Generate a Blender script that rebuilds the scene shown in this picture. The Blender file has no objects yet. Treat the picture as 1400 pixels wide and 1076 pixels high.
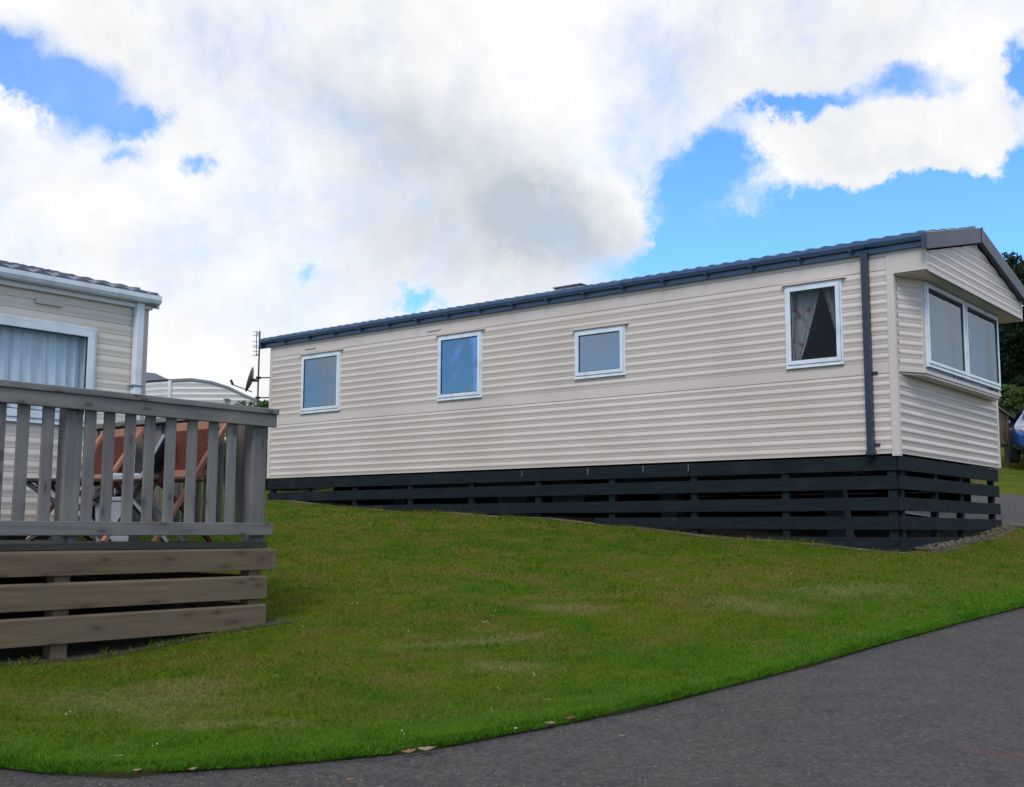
import bpy, math, random
import numpy as np
from mathutils import Vector
random.seed(7); rng = np.random.default_rng(11)
sc = bpy.context.scene
col = sc.collection

# ------------------------------------------------------------------ camera
PXW = 1400.0; FOC = 1538.16
CAM = np.array([-12.0188, -4.4006, -0.8394])
YAW, PIT, ROL = -0.888, 0.1208, 0.0038
_f = np.array([-math.sin(YAW)*math.cos(PIT), math.cos(YAW)*math.cos(PIT), math.sin(PIT)])
_r = np.array([math.cos(YAW), math.sin(YAW), 0.0]); _u = np.cross(_r, _f)
RR = _r*math.cos(ROL)+_u*math.sin(ROL); UU = -_r*math.sin(ROL)+_u*math.cos(ROL)
FH = np.array([-math.sin(YAW), math.cos(YAW), 0.0]); RH = _r
cd = bpy.data.cameras.new('camera'); cam = bpy.data.objects.new('camera', cd); col.objects.link(cam)
from mathutils import Matrix
cam.matrix_world = Matrix(((RR[0], UU[0], -_f[0], CAM[0]), (RR[1], UU[1], -_f[1], CAM[1]), (RR[2], UU[2], -_f[2], CAM[2]), (0, 0, 0, 1)))
cd.sensor_fit = 'HORIZONTAL'; cd.sensor_width = 36.0; cd.lens = 36.0*FOC/PXW
cd.clip_start = 0.05; cd.clip_end = 3000
sc.camera = cam

def ray(px, py):
    return _f + RR*(px-700)/FOC - UU*(py-538)/FOC
def at(px, py, depth):
    """world point of a photo pixel at a horizontal distance (along the view) of depth metres"""
    d = ray(px, py); return CAM + d*(depth/(d@FH))
def rd(r, d):
    return CAM[:2] + RH[:2]*r + FH[:2]*d

# ------------------------------------------------------------------ node helpers
class NT:
    def __init__(s, tree):
        s.t = tree; s.n = tree.nodes; s.l = tree.links; s.n.clear()
    def node(s, typ, **kw):
        n = s.n.new(typ)
        for k, v in kw.items():
            if k == 'ins':
                for kk, vv in v.items(): s.put(n.inputs[kk], vv)
            else: setattr(n, k, v)
        return n
    def put(s, sock, v):
        if isinstance(v, bpy.types.NodeSocket): s.l.new(v, sock)
        elif isinstance(v, bpy.types.Node): s.l.new(v.outputs[0], sock)
        else: sock.default_value = v
    def math(s, op, a, b=None, clamp=False):
        n = s.n.new('ShaderNodeMath'); n.operation = op; n.use_clamp = clamp
        s.put(n.inputs[0], a)
        if b is not None: s.put(n.inputs[1], b)
        return n.outputs[0]
    def vmath(s, op, a, b=None):
        n = s.n.new('ShaderNodeVectorMath'); n.operation = op
        s.put(n.inputs[0], a)
        if b is not None: s.put(n.inputs[1], b)
        return n
    def mix(s, fac, a, b, blend='MIX'):
        n = s.n.new('ShaderNodeMix'); n.data_type = 'RGBA'; n.blend_type = blend
        s.put(n.inputs[0], fac); s.put(n.inputs[6], a); s.put(n.inputs[7], b); return n.outputs[2]
    def rng(s, v, a, b, c=0., d=1., smooth=False):
        n = s.n.new('ShaderNodeMapRange'); n.clamp = True
        if smooth: n.interpolation_type = 'SMOOTHSTEP'
        s.put(n.inputs[0], v)
        for i, x in enumerate((a, b, c, d)): s.put(n.inputs[i+1], x)
        return n.outputs[0]
    def noise(s, vec, scale, detail=4, rough=.5, dist=0., out=0):
        n = s.n.new('ShaderNodeTexNoise')
        s.put(n.inputs['Vector'], vec); s.put(n.inputs['Scale'], scale)
        n.inputs['Detail'].default_value = detail; n.inputs['Roughness'].default_value = rough
        n.inputs['Distortion'].default_value = dist
        return n.outputs[out]
    def blob(s, vec, c, rad, rot=0., soft=0.0):
        n = s.n.new('ShaderNodeMapping'); n.vector_type = 'TEXTURE'
        s.put(n.inputs[0], s.vmath('MULTIPLY', vec, (1, 1, 0)).outputs[0])
        n.inputs[1].default_value = (c[0], c[1], 0); n.inputs[2].default_value = (0, 0, rot)
        n.inputs[3].default_value = (rad[0], rad[1], 1)
        ln = s.vmath('LENGTH', n.outputs[0]).outputs['Value']
        return s.rng(ln, 1.0, soft, 0, 1, True)
C4 = lambda c: (c[0], c[1], c[2], 1.0)

# ------------------------------------------------------------------ world (sky with broken cloud)
SUN_DIR = Vector((-.82, -.40, .92)).normalized()
sun_el = math.asin(SUN_DIR.z); sun_az = math.atan2(SUN_DIR.x, SUN_DIR.y)
world = bpy.data.worlds.new("World"); sc.world = world; world.use_nodes = True
w = NT(world.node_tree)
sky = w.node('ShaderNodeTexSky'); sky.sky_type = 'NISHITA'; sky.sun_disc = False
sky.sun_elevation = sun_el; sky.sun_rotation = sun_az; sky.air_density = 1.0; sky.dust_density = .3; sky.ozone_density = 2.0
tc = w.node('ShaderNodeTexCoord'); gdir = tc.outputs['Generated']
dF = w.vmath('DOT_PRODUCT', gdir, tuple(FH)).outputs['Value']
dR = w.vmath('DOT_PRODUCT', gdir, tuple(RH)).outputs['Value']
sep = w.node('ShaderNodeSeparateXYZ', ins={0: gdir})
den = w.math('MAXIMUM', dF, .15)
uu = w.math('DIVIDE', dR, den); vv = w.math('DIVIDE', sep.outputs[2], den)
uv = w.node('ShaderNodeCombineXYZ', ins={0: uu, 1: vv}).outputs[0]
n1 = w.noise(gdir, 5.0, 8, .62, .1, 1); n2 = w.noise(gdir, 18.0, 7, .68, 0, 1)
wp = w.vmath('SUBTRACT', n1, (.5, .5, .5)).outputs[0]
wp = w.vmath('MULTIPLY', wp, (.16, .13, 0)).outputs[0]
wp2 = w.vmath('SUBTRACT', n2, (.5, .5, .5)).outputs[0]
wp2 = w.vmath('MULTIPLY', wp2, (.075, .065, 0)).outputs[0]
uvw = w.vmath('ADD', w.vmath('ADD', uv, wp).outputs[0], wp2).outputs[0]
def skyuv(px, py):
    d = ray(px, py); f = d@FH; return (d@RH)/f, d[2]/f
def SB(px, py, rx, ry, rot=0., soft=0.):
    return w.blob(uvw, skyuv(px, py), (rx/FOC, ry/FOC), math.radians(rot), soft)
blue = 0.0
for a, amp in (((80, 118, 185, 95, -22, 0), 1.08), ((190, 170, 80, 40, 0, .1), .9), ((0, 90, 80, 70, -40, 0), .55),
          ((300, 232, 45, 36, 30, 0), 1.0), ((590, 412, 48, 22, 0, 0), .95), ((165, 214, 50, 20, 0, 0), .6),
          ((1180, 335, 430, 105, 8, .5), 1.7), ((975, 230, 110, 90, 30, .2), 1.2), ((930, 320, 70, 60, 0, .1), .9), ((1030, 150, 60, 34, 10, 0), .9),
          ((1075, 155, 100, 34, 0, .1), 1.1), ((1220, 125, 150, 46, 10, 0), 1.05), ((1400, 85, 32, 75, 0, 0), 1.3),
          ((1420, 250, 60, 90, 0, .2), 1.3), ((545, 448, 50, 14, 0, 0), .4), ((1310, 300, 130, 60, 0, .2), .8), ((455, 372, 22, 16, 0, 0), .5)):
    blue = w.math('ADD', blue, w.math('MULTIPLY', SB(*a), amp))
cl = 0.0
for a, amp in (((1210, 215, 215, 66, 3, .1), 2.1), ((1150, 258, 90, 50, -25, 0), 1.3), ((1060, 205, 100, 45, -20, 0), .9),
          ((15, 150, 60, 40, -30, 0), .9), ((1350, 180, 60, 90, 20, .1), 1.0), ((850, 300, 70, 90, 0, .1), .6)):
    cl = w.math('ADD', cl, w.math('MULTIPLY', SB(*a), amp))
edge = w.noise(gdir, 9.0, 9, .62, .15)
edge = w.math('MULTIPLY', w.math('SUBTRACT', edge, .5), 1.9)
front = w.math('ADD', w.math('SUBTRACT', w.math('ADD', .68, cl), blue), edge)
back = w.math('ADD', w.math('MULTIPLY', w.math('SUBTRACT', w.noise(gdir, 4.2, 9, .6, .2), .5), 4.5), .30)
selm = w.rng(dF, .25, .5)
dens = w.math('ADD', w.math('MULTIPLY', front, selm), w.math('MULTIPLY', back, w.math('SUBTRACT', 1.0, selm)))
dens = w.rng(dens, -.38, .86, 0, 1, True)
veil = w.math('MULTIPLY', SB(90, 120, 330, 240, -20, 0), w.rng(edge, -.35, .35, .04, .24)); dens = w.math('MAXIMUM', dens, veil)
veil = w.math('MULTIPLY', SB(1240, 120, 260, 90, 0, 0), w.rng(edge, -.35, .35, .0, .15)); dens = w.math('MAXIMUM', dens, veil)
# thick, dimmer cloud bases
gr = 0.0
for a, amp in (((620, 200, 360, 150, -30, 0), .85), ((760, 325, 230, 120, 0, .1), .95), ((560, 330, 190, 90, -30, 0), .5),
          ((430, 130, 200, 80, -30, 0), .35), ((200, 350, 170, 60, 0, 0), .35), ((480, 390, 110, 50, 0, 0), .25),
          ((1200, 240, 160, 40, 0, 0), .25), ((330, 440, 150, 60, 0, 0), .25), ((1150, 60, 120, 60, 0, 0), .12)):
    gr = w.math('ADD', gr, w.math('MULTIPLY', SB(*a), amp))
grn = w.math('MULTIPLY', w.math('SUBTRACT', w.noise(gdir, 6.5, 9, .64, .3), .5), 1.7)
gr = w.math('ADD', w.math('MULTIPLY', w.math('ADD', gr, grn), .78), .07)
grb = w.rng(w.noise(gdir, 3.3, 6, .55), .4, .68, .1, .9)
gr = w.math('ADD', w.math('MULTIPLY', gr, selm), w.math('MULTIPLY', grb, w.math('SUBTRACT', 1.0, selm)), True)
K = 10.0   # cloud radiance in sky units: the Background strength below is 0.1
cloudc = w.mix(gr, (1.0*K, 1.0*K, 1.0*K, 1), (.53*K, .60*K, .68*K, 1))
skyc = w.mix(1.0, sky.outputs[0], (1.0, 1.68, 2.45, 1), 'MULTIPLY')
final = w.mix(dens, skyc, cloudc)
bg = w.node('ShaderNodeBackground', ins={0: final, 1: .1})
w.node('ShaderNodeOutputWorld', ins={0: bg})
world.cycles.sampling_method = 'MANUAL'; world.cycles.sample_map_resolution = 1024
# ------------------------------------------------------------------ sun behind thin cloud
sl = bpy.data.lights.new('sun', 'SUN'); sl.energy = 1.9; sl.angle = math.radians(22); sl.color = (1.0, .95, .88)
so = bpy.data.objects.new('sun', sl); col.objects.link(so); so.rotation_euler = SUN_DIR.to_track_quat('Z', 'Y').to_euler()
sc.view_settings.view_transform = 'Standard'; sc.view_settings.look = 'None'
sc.view_settings.exposure = 0.0; sc.view_settings.gamma = 1.0

# ------------------------------------------------------------------ materials
def mat(name, base, rough=.5, spec=.5, metal=0., fn=None):
    m = bpy.data.materials.new(name); m.use_nodes = True; t = NT(m.node_tree)
    b = t.node('ShaderNodeBsdfPrincipled', ins={'Base Color': C4(base), 'Roughness': rough, 'Metallic': metal, 'Specular IOR Level': spec})
    o = t.node('ShaderNodeOutputMaterial', ins={0: b})
    if fn: fn(t, b, o)
    return m
def objco(t): return t.node('ShaderNodeTexCoord').outputs['Object']
def pos(t): return t.node('ShaderNodeNewGeometry').outputs['Position']
def scaled(t, v, s):
    return t.vmath('MULTIPLY', v, s).outputs[0]
def bump(t, b, h, dist=.002, strength=.6):
    n = t.node('ShaderNodeBump', ins={'Height': h, 'Distance': dist, 'Strength': strength}); t.put(b.inputs['Normal'], n.outputs[0])

def clad_fn(c1, c2, dirt):
    def fn(t, b, o):
        p = pos(t)
        big = t.noise(p, .8, 3); st = t.noise(scaled(t, p, (1.2, 1.2, 9)), 1.0, 5, .6)
        streak = t.noise(scaled(t, p, (9, 9, .7)), 1.0, 5, .65)
        c = t.mix(t.rng(big, .35, .65), C4(c1), C4(c2))
        c = t.mix(t.math('MULTIPLY', t.rng(streak, .5, .75), .12), c, C4(dirt))
        c = t.mix(t.math('MULTIPLY', t.rng(st, .55, .8), .25), c, C4(dirt))
        t.put(b.inputs['Base Color'], c)
        t.put(b.inputs['Roughness'], t.rng(st, .3, .7, .28, .45))
        bump(t, b, t.noise(scaled(t, p, (2.5, 2.5, 14)), 1.0, 3), .004, .5)
    return fn
M = {}
M['clad'] = mat('clad', (.58, .525, .485), .36, .45, fn=clad_fn((.645, .545, .468), (.585, .490, .415), (.42, .335, .26)))
M['clad_cream'] = mat('clad_cream', (.60, .54, .44), .4, .4, fn=clad_fn((.74, .665, .56), (.68, .605, .50), (.52, .44, .34)))
M['clad_white'] = mat('clad_white', (.60, .58, .54), .4, .4, fn=clad_fn((.62, .60, .56), (.54, .52, .47), (.42, .40, .33)))
M['trim'] = mat('trim', (.56, .51, .475), .4, .4, fn=clad_fn((.61, .525, .45), (.57, .485, .41), (.43, .355, .28)))
M['upvc'] = mat('upvc', (.68, .72, .74), .28, .5, fn=lambda t, b, o: t.put(b.inputs['Base Color'], t.mix(t.rng(t.noise(pos(t), 6, 5), .45, .75), (.70, .735, .755, 1), (.56, .59, .60, 1))))
M['gasket'] = mat('gasket', (.03, .03, .035), .5)
def fascia_fn(t, b, o):
    n = t.noise(scaled(t, pos(t), (3, 3, 8)), 1.0, 5, .6)
    t.put(b.inputs['Base Color'], t.mix(t.rng(n, .35, .7), (.038, .078, .165, 1), (.06, .11, .205, 1)))
M['fascia'] = mat('fascia', (.04, .07, .13), .3, .6, fn=fascia_fn)
M['pipe'] = mat('pipe', (.028, .038, .058), .35, .5, fn=lambda t, b, o: t.put(b.inputs['Base Color'], t.mix(t.rng(t.noise(pos(t), 7, 5), .4, .7), (.016, .024, .040, 1), (.030, .037, .052, 1))))
M['barge'] = mat('barge', (.12, .115, .13), .45, .4, fn=lambda t, b, o: t.put(b.inputs['Base Color'], t.mix(t.rng(t.noise(pos(t), 4, 5), .4, .7), (.040, .046, .064, 1), (.060, .066, .088, 1))))
def tile_fn(t, b, o):
    p = pos(t)
    t.put(b.inputs['Base Color'], t.mix(t.rng(t.noise(p, 5, 6), .35, .7), (.05, .068, .10, 1), (.11, .13, .165, 1)))
    bump(t, b, t.noise(p, 60, 4), .003, .5)
M['tiles'] = mat('tiles', (.06, .07, .09), .38, .5, fn=tile_fn)
M['vent_grey'] = mat('vent_grey', (.17, .18, .20), .5, fn=lambda t, b, o: t.put(b.inputs['Base Color'], t.mix(t.noise(pos(t), 9, 4), (.12, .13, .15, 1), (.22, .23, .25, 1))))
def black_fn(t, b, o):
    p = objco(t); oi = t.node('ShaderNodeObjectInfo').outputs['Random']
    q = t.vmath('ADD', p, t.vmath('MULTIPLY', t.node('ShaderNodeCombineXYZ', ins={0: oi, 1: oi, 2: oi}).outputs[0], (37, 53, 11)).outputs[0]).outputs[0]
    g = t.noise(scaled(t, q, (2.5, 2.5, 30)), 1.0, 6, .65)
    d = t.noise(q, 3.0, 6, .6)
    c = t.mix(t.rng(g, .35, .7), (.009, .0135, .016, 1), (.019, .025, .028, 1))
    c = t.mix(t.math('MULTIPLY', t.rng(d, .55, .75), .7), c, (.024, .034, .030, 1))
    c = t.mix(t.rng(t.noise(q, 11, 5, .7), .735, .76), c, (.16, .17, .165, 1))
    t.put(b.inputs['Base Color'], c); bump(t, b, g, .003, .7)
M['black_timber'] = mat('black_timber', (.02, .028, .034), .7, .08, fn=black_fn)
def wood(name, c1, c2, c3, axis, knots=True):
    sx = {'x': (1.2, 26, 26), 'y': (26, 1.2, 26), 'z': (26, 26, 1.2)}[axis]
    kx = {'x': (2.3, 0, 6.5), 'y': (0, 2.3, 6.5), 'z': (7, 0, 2.3)}[axis]
    def fn(t, b, o):
        p = objco(t); oi = t.node('ShaderNodeObjectInfo').outputs['Random']
        q = t.vmath('ADD', p, t.vmath('MULTIPLY', t.node('ShaderNodeCombineXYZ', ins={0: oi, 1: oi, 2: oi}).outputs[0], (31, 57, 17)).outputs[0]).outputs[0]
        warp = t.noise(q, 2.0, 2, .5, 0, 1)
        qq = t.vmath('ADD', q, scaled(t, warp, (.05, .05, .05))).outputs[0]
        g = t.noise(scaled(t, qq, sx), 1.0, 7, .62, .3)
        d = t.noise(q, 2.4, 5, .6)
        c = t.mix(t.rng(g, .34, .72), C4(c1), C4(c2))
        c = t.mix(t.rng(d, .42, .7), c, C4(c3))
        c = t.mix(t.math('MULTIPLY', oi, .35), c, C4([x*.72 for x in c2]))
        if knots:
            sx_ = t.node('ShaderNodeSeparateXYZ', ins={0: qq}).outputs; la, lb = {'x': (0, 2), 'y': (1, 2), 'z': (2, 0)}[axis]
            kv = t.node('ShaderNodeCombineXYZ', ins={0: t.math('MULTIPLY', sx_[la], 2.6), 1: t.math('MULTIPLY', sx_[lb], 7.0)}).outputs[0]
            v = t.node('ShaderNodeTexVoronoi', voronoi_dimensions='2D', ins={'Vector': kv, 'Scale': 1.0})
            k = t.rng(v.outputs['Distance'], .125, .045, 0, 1, True); halo = t.rng(v.outputs['Distance'], .32, .12, 0, .35, True); c = t.mix(halo, c, C4(c2))
            c = t.mix(t.math('MULTIPLY', k, .85), c, C4([x*.36 for x in c1]))
        t.put(b.inputs['Base Color'], c); bump(t, b, g, .0025, .8)
    return mat(name, c1, .8, .25, fn=fn)
for ax in 'xyz':
    M['grey_wood_'+ax] = wood('grey_wood_'+ax, (.215, .20, .188), (.13, .12, .11), (.25, .225, .19), ax)
    M['brown_wood_'+ax] = wood('brown_wood_'+ax, (.205, .148, .088), (.105, .072, .042), (.158, .124, .074), ax)
    M['old_wood_'+ax] = wood('old_wood_'+ax, (.055, .055, .042), (.03, .034, .026), (.07, .06, .045), ax, False)
    M['red_wood_'+ax] = wood('red_wood_'+ax, (.17, .048, .028), (.10, .028, .018), (.15, .045, .028), ax, False)
M['pale_edge'] = wood('pale_edge', (.48, .23, .15), (.36, .16, .10), (.42, .2, .13), 'z', False)
M['dark_metal'] = mat('dark_metal', (.03, .033, .038), .45, .5)
M['grey_metal'] = mat('grey_metal', (.16, .17, .19), .4, .5, .6)
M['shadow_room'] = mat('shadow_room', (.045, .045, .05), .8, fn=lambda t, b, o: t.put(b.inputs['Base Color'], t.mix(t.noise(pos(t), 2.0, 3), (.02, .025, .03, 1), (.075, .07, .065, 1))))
def glass(name, tint, refl, fr=.9):
    m = bpy.data.materials.new(name); m.use_nodes = True; t = NT(m.node_tree)
    g = t.node('ShaderNodeBsdfGlossy', ins={'Color': (.70, .78, .83, 1), 'Roughness': .02})
    wv = t.node('ShaderNodeBump', ins={'Height': t.noise(pos(t), 1.6, 2), 'Distance': .01, 'Strength': .25}); t.put(g.inputs['Normal'], wv.outputs[0])
    tr = t.node('ShaderNodeBsdfTransparent', ins={'Color': C4(tint)})
    lw = t.node('ShaderNodeFresnel', ins={0: 1.5})
    f = t.math('ADD', t.math('MULTIPLY', lw.outputs[0], fr), refl, True)
    mx = t.node('ShaderNodeMixShader', ins={0: f, 1: tr, 2: g}); t.node('ShaderNodeOutputMaterial', ins={0: mx}); return m
M['glass'] = glass('glass', (.62, .72, .78), .26)
M['glass_clear'] = glass('glass_clear', (.95, .97, .98), .0, .4)
M['glass_bay'] = glass('glass_bay', (.50, .58, .63), .0, .24)
def cloth_fn(c1, c2, sc_=7, blot=None):
    def fn(t, b, o):
        p = pos(t); c = t.mix(t.rng(t.noise(scaled(t, p, (sc_, sc_, 1.0)), 1., 4), .4, .65), C4(c1), C4(c2))
        if blot: c = t.mix(t.rng(t.noise(p, 9., 2), .58, .63), c, C4(blot))
        t.put(b.inputs['Base Color'], c)
    return fn
M['net'] = mat('net', (.5, .56, .6), .9, .1, fn=cloth_fn((.82, .86, .87), (.66, .71, .74), 9))
M['floral'] = mat('floral', (.5, .47, .43), .9, .1, fn=cloth_fn((.36, .35, .34), (.22, .21, .21), 9, (.22, .09, .10)))
M['blind'] = mat('blind', (.40, .42, .43), .9, .1, fn=cloth_fn((.40, .43, .45), (.33, .36, .38), 2))
M['navy'] = mat('navy', (.018, .03, .07), .8, fn=cloth_fn((.018, .03, .075), (.035, .05, .10), 9))
M['pale_plastic'] = mat('pale_plastic', (.33, .35, .38), .45, fn=cloth_fn((.34, .36, .39), (.28, .30, .33), 3))
M['concrete'] = mat('concrete', (.2, .19, .18), .9, fn=lambda t, b, o: t.put(b.inputs['Base Color'], t.mix(t.noise(pos(t), 12, 6), (.13, .125, .12, 1), (.26, .25, .24, 1))))

# ------------------------------------------------------------------ mesh builder
class MB:
    def __init__(s): s.v = []; s.f = []
    def add(s, vs, fs):
        n = len(s.v); s.v += [tuple(map(float, p)) for p in vs]; s.f += [tuple(i+n for i in f) for f in fs]; return s
    def box(s, x0, x1, y0, y1, z0, z1):
        x0, x1 = sorted((x0, x1)); y0, y1 = sorted((y0, y1)); z0, z1 = sorted((z0, z1))
        return s.add([(x0, y0, z0), (x1, y0, z0), (x1, y1, z0), (x0, y1, z0), (x0, y0, z1), (x1, y0, z1), (x1, y1, z1), (x0, y1, z1)],
                     [(0, 3, 2, 1), (4, 5, 6, 7), (0, 1, 5, 4), (1, 2, 6, 5), (2, 3, 7, 6), (3, 0, 4, 7)])
    def bar(s, a, b, wd, th, up=(0, 0, 1)):
        """a rectangular bar from a to b"""
        a = Vector(a); b = Vector(b); d = (b-a).normalized(); u = Vector(up)
        if abs(d.dot(u)) > .97: u = Vector((0, 1, 0))
        x = d.cross(u).normalized()*wd/2; y = x.cross(d).normalized()*th/2
        return s.add([a-x-y, a+x-y, a+x+y, a-x+y, b-x-y, b+x-y, b+x+y, b-x+y],
                     [(3, 2, 1, 0), (4, 5, 6, 7), (0, 1, 5, 4), (1, 2, 6, 5), (2, 3, 7, 6), (3, 0, 4, 7)])
    def tube(s, pts, r, n=10, cap=True):
        pts = [Vector(p) for p in pts]; rs = r if isinstance(r, (list, tuple)) else [r]*len(pts); rings = []
        for i, p in enumerate(pts):
            d = (pts[min(i+1, len(pts)-1)]-pts[max(i-1, 0)]).normalized()
            u = Vector((0, 0, 1)) if abs(d.z) < .9 else Vector((1, 0, 0))
            x = d.cross(u).normalized(); y = x.cross(d)
            rings.append([p+(x*math.cos(2*math.pi*k/n)+y*math.sin(2*math.pi*k/n))*rs[i] for k in range(n)])
        vs = [q for rg in rings for q in rg]; fs = []
        for i in range(len(pts)-1):
            for k in range(n):
                fs.append((i*n+k, i*n+(k+1) % n, (i+1)*n+(k+1) % n, (i+1)*n+k))
        if cap: fs += [tuple(range(n-1, -1, -1)), tuple((len(pts)-1)*n+k for k in range(n))]
        return s.add(vs, fs)
    def grid(s, P):
        """P: rows of points"""
        nr, nc = len(P), len(P[0])
        return s.add([q for row in P for q in row], [(i*nc+j, i*nc+j+1, (i+1)*nc+j+1, (i+1)*nc+j) for i in range(nr-1) for j in range(nc-1)])
    def prism(s, poly, ext):
        """poly: 3D points, ext: vector"""
        n = len(poly); e = Vector(ext); vs = [Vector(p) for p in poly]+[Vector(p)+e for p in poly]
        return s.add(vs, [tuple(range(n-1, -1, -1)), tuple(range(n, 2*n))]+[(i, (i+1) % n, n+(i+1) % n, n+i) for i in range(n)])
    def build(s, name, m, parent=None, bevel=0, smooth=False, label=None, fix=True):
        me = bpy.data.meshes.new(name)
        off = Vector((0, 0, 0))
        q = parent
        while q is not None: off += q.location; q = q.parent
        if parent is None and fix and s.v:
            a = np.array(s.v); off = Vector(((a[:, 0].min()+a[:, 0].max())/2, (a[:, 1].min()+a[:, 1].max())/2, a[:, 2].min()))
        me.from_pydata([Vector(p)-off for p in s.v], [], s.f); me.update()
        me.materials.append(M[m] if isinstance(m, str) else m)
        o = bpy.data.objects.new(name, me); col.objects.link(o)
        if parent is not None: o.parent = parent
        elif fix: o.location = off
        if bevel:
            b = o.modifiers.new('bevel', 'BEVEL'); b.width = bevel; b.segments = 2; b.limit_method = 'ANGLE'; b.angle_limit = .6
        if smooth: me.polygons.foreach_set('use_smooth', [True]*len(me.polygons))
        if label: o['label'] = label
        return o
def tag(o, label=None, cat=None, group=None, kind=None):
    if label: o['label'] = label
    if cat: o['category'] = cat
    if group: o['group'] = group
    if kind: o['kind'] = kind
    return o
def empty(name, loc, label, cat, group=None):
    o = bpy.data.objects.new(name, None); col.objects.link(o); o.location = Vector([float(v) for v in loc]); o.empty_display_size = .2
    return tag(o, label, cat, group)
def copy_tree(o, parent=None):
    c = o.copy(); col.objects.link(c)
    if parent is not None: c.parent = parent
    for ch in [x for x in KIDS.get(o.name, [])]: copy_tree(ch, c)
    return c

# ------------------------------------------------------------------ terrain height: thin-plate spline in (r, d)
RA, RB = -2.29, .09           # near road: z = RA + RB*d
edge_px = [(0, 1050), (60, 1057), (150, 1060), (250, 1055), (350, 1049), (430, 1042), (530, 1032), (620, 1019), (700, 1004), (750, 995),
           (830, 978), (900, 963), (1000, 938), (1050, 925), (1130, 903), (1200, 883), (1300, 858), (1400, 835)]
er, ed = [], []
for p in edge_px:
    q = ray(*p); f = q@FH; tz = q[2]/f
    dd = (RA-CAM[2])/(tz-RB); er.append((q@RH)/f*dd); ed.append(dd)
er = [er[0]-30, er[0]-6, er[0]-2]+er+[er[-1]+2.2, er[-1]+6, er[-1]+30]
ed = [ed[0]-2.5, ed[0]-.6, ed[0]-.12]+ed+[ed[-1]+1.75, ed[-1]+5.5, ed[-1]+30]
def edge_d(r): return np.interp(r, er, ed)
ctrl = []
def cz(px, py, depth): p = at(px, py, depth); v = p-CAM; ctrl.append((v@RH, v@FH, p[2]))
def cw(x, y, z): v = np.array([x, y, z])-CAM; ctrl.append((v@RH, v@FH, z))
for x, y, z in ((0, 10.58, -.387), (0, 9.43, -.46), (0, 8.25, -.54), (0, 6.73, -.605), (0, 5.3, -.693), (0, 3.46, -.809), (0, 2.42, -.903), (0, 1.47, -.972), (0, .04, -1.09),
                (.576, 0, -1.05), (1.56, 0, -1.0), (2.68, 0, -.92), (3.6, 0, -.80), (4.35, .03, -.80), (3.66, 10.6, .0), (3.66, 5, -.4),
                (-6.72, 2.22, -1.56), (-8.66, 2.22, -1.66), (-11, 2.2, -1.72), (-6.5, 4.7, -1.2), (-10, 4.7, -1.3), (-6.5, 8, -.85)):
    cw(x, y, z)
for r_ in (-6, -3, 0, 3, 6):
    for d_ in (0, 2.5, 4.5):
        ctrl.append((r_, d_, RA+RB*d_))
for r_, d_ in zip(er[3:-3:3], ed[3:-3:3]): ctrl.append((r_, d_, RA+RB*d_))
cz(1385, 680, 20); cz(1385, 640, 26); cz(1385, 628, 27.5); cz(1430, 629, 27.5); cz(1460, 665, 22); cz(415, 668, 22)
ctrl += [(-14, 28, .9), (0, 34, 1.6), (14, 36, 2.0), (20, 24, .4), (-20, 12, -1.0), (-22, 24, .4), (12, 8, -1.6), (-14, 3, -2.0)]
ctrl = np.array(ctrl, float)
def tps_k(a, b):
    r2 = ((a[:, None, :]-b[None, :, :])**2).sum(-1); return .5*r2*np.log(r2+1e-9)
n = len(ctrl); A = np.zeros((n+3, n+3)); A[:n, :n] = tps_k(ctrl[:, :2], ctrl[:, :2])+np.eye(n)*.02
A[:n, n] = 1; A[:n, n+1:] = ctrl[:, :2]; A[n, :n] = 1; A[n+1:, :n] = ctrl[:, :2].T
wt = np.linalg.solve(A, np.concatenate([ctrl[:, 2], np.zeros(3)]))
def Hrd(r, d):
    r = np.atleast_1d(np.asarray(r, float)); d = np.atleast_1d(np.asarray(d, float)); shp = np.broadcast(r, d).shape
    r, d = np.broadcast_to(r, shp).ravel(), np.broadcast_to(d, shp).ravel()
    rc = np.where(np.abs(r) > 16, np.sign(r)*(16+4*np.tanh((np.abs(r)-16)/4)), r)
    dc = np.where(d > 34, 34+8*np.tanh((d-34)/8), np.where(d < 0, 2*np.tanh(d/2), d))
    q = np.stack([rc, dc], 1); out = np.empty(len(q))
    for i in range(0, len(q), 20000):
        s_ = q[i:i+20000]; out[i:i+20000] = tps_k(s_, ctrl[:, :2])@wt[:n]+wt[n]+s_@wt[n+1:]
    return out.reshape(shp)
def Hxy(x, y):
    x = np.asarray(x, float)-CAM[0]; y = np.asarray(y, float)-CAM[1]
    return Hrd(x*RH[0]+y*RH[1], x*FH[0]+y*FH[1])
def h1(x, y): return float(Hxy([x], [y])[0])
def sheet(name, R2, D2, Z, m, kind='structure', label=None, verge=None):
    nr, nc = R2.shape; X = CAM[0]+RH[0]*R2+FH[0]*D2; Y = CAM[1]+RH[1]*R2+FH[1]*D2
    V = np.stack([X, Y, Z], -1).reshape(-1, 3); me = bpy.data.meshes.new(name)
    idx = np.arange(nr*nc).reshape(nr, nc); F = np.stack([idx[:-1, :-1], idx[:-1, 1:], idx[1:, 1:], idx[1:, :-1]], -1).reshape(-1, 4)
    me.from_pydata(V.tolist(), [], F.tolist()); me.polygons.foreach_set('use_smooth', [True]*len(F)); me.materials.append(M[m])
    if verge is not None:
        at_ = me.attributes.new('verge', 'FLOAT', 'POINT'); at_.data.foreach_set('value', verge.astype(np.float32).ravel())
    o = bpy.data.objects.new(name, me); col.objects.link(o); o['kind'] = kind
    if label: o['label'] = label
    return o
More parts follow.
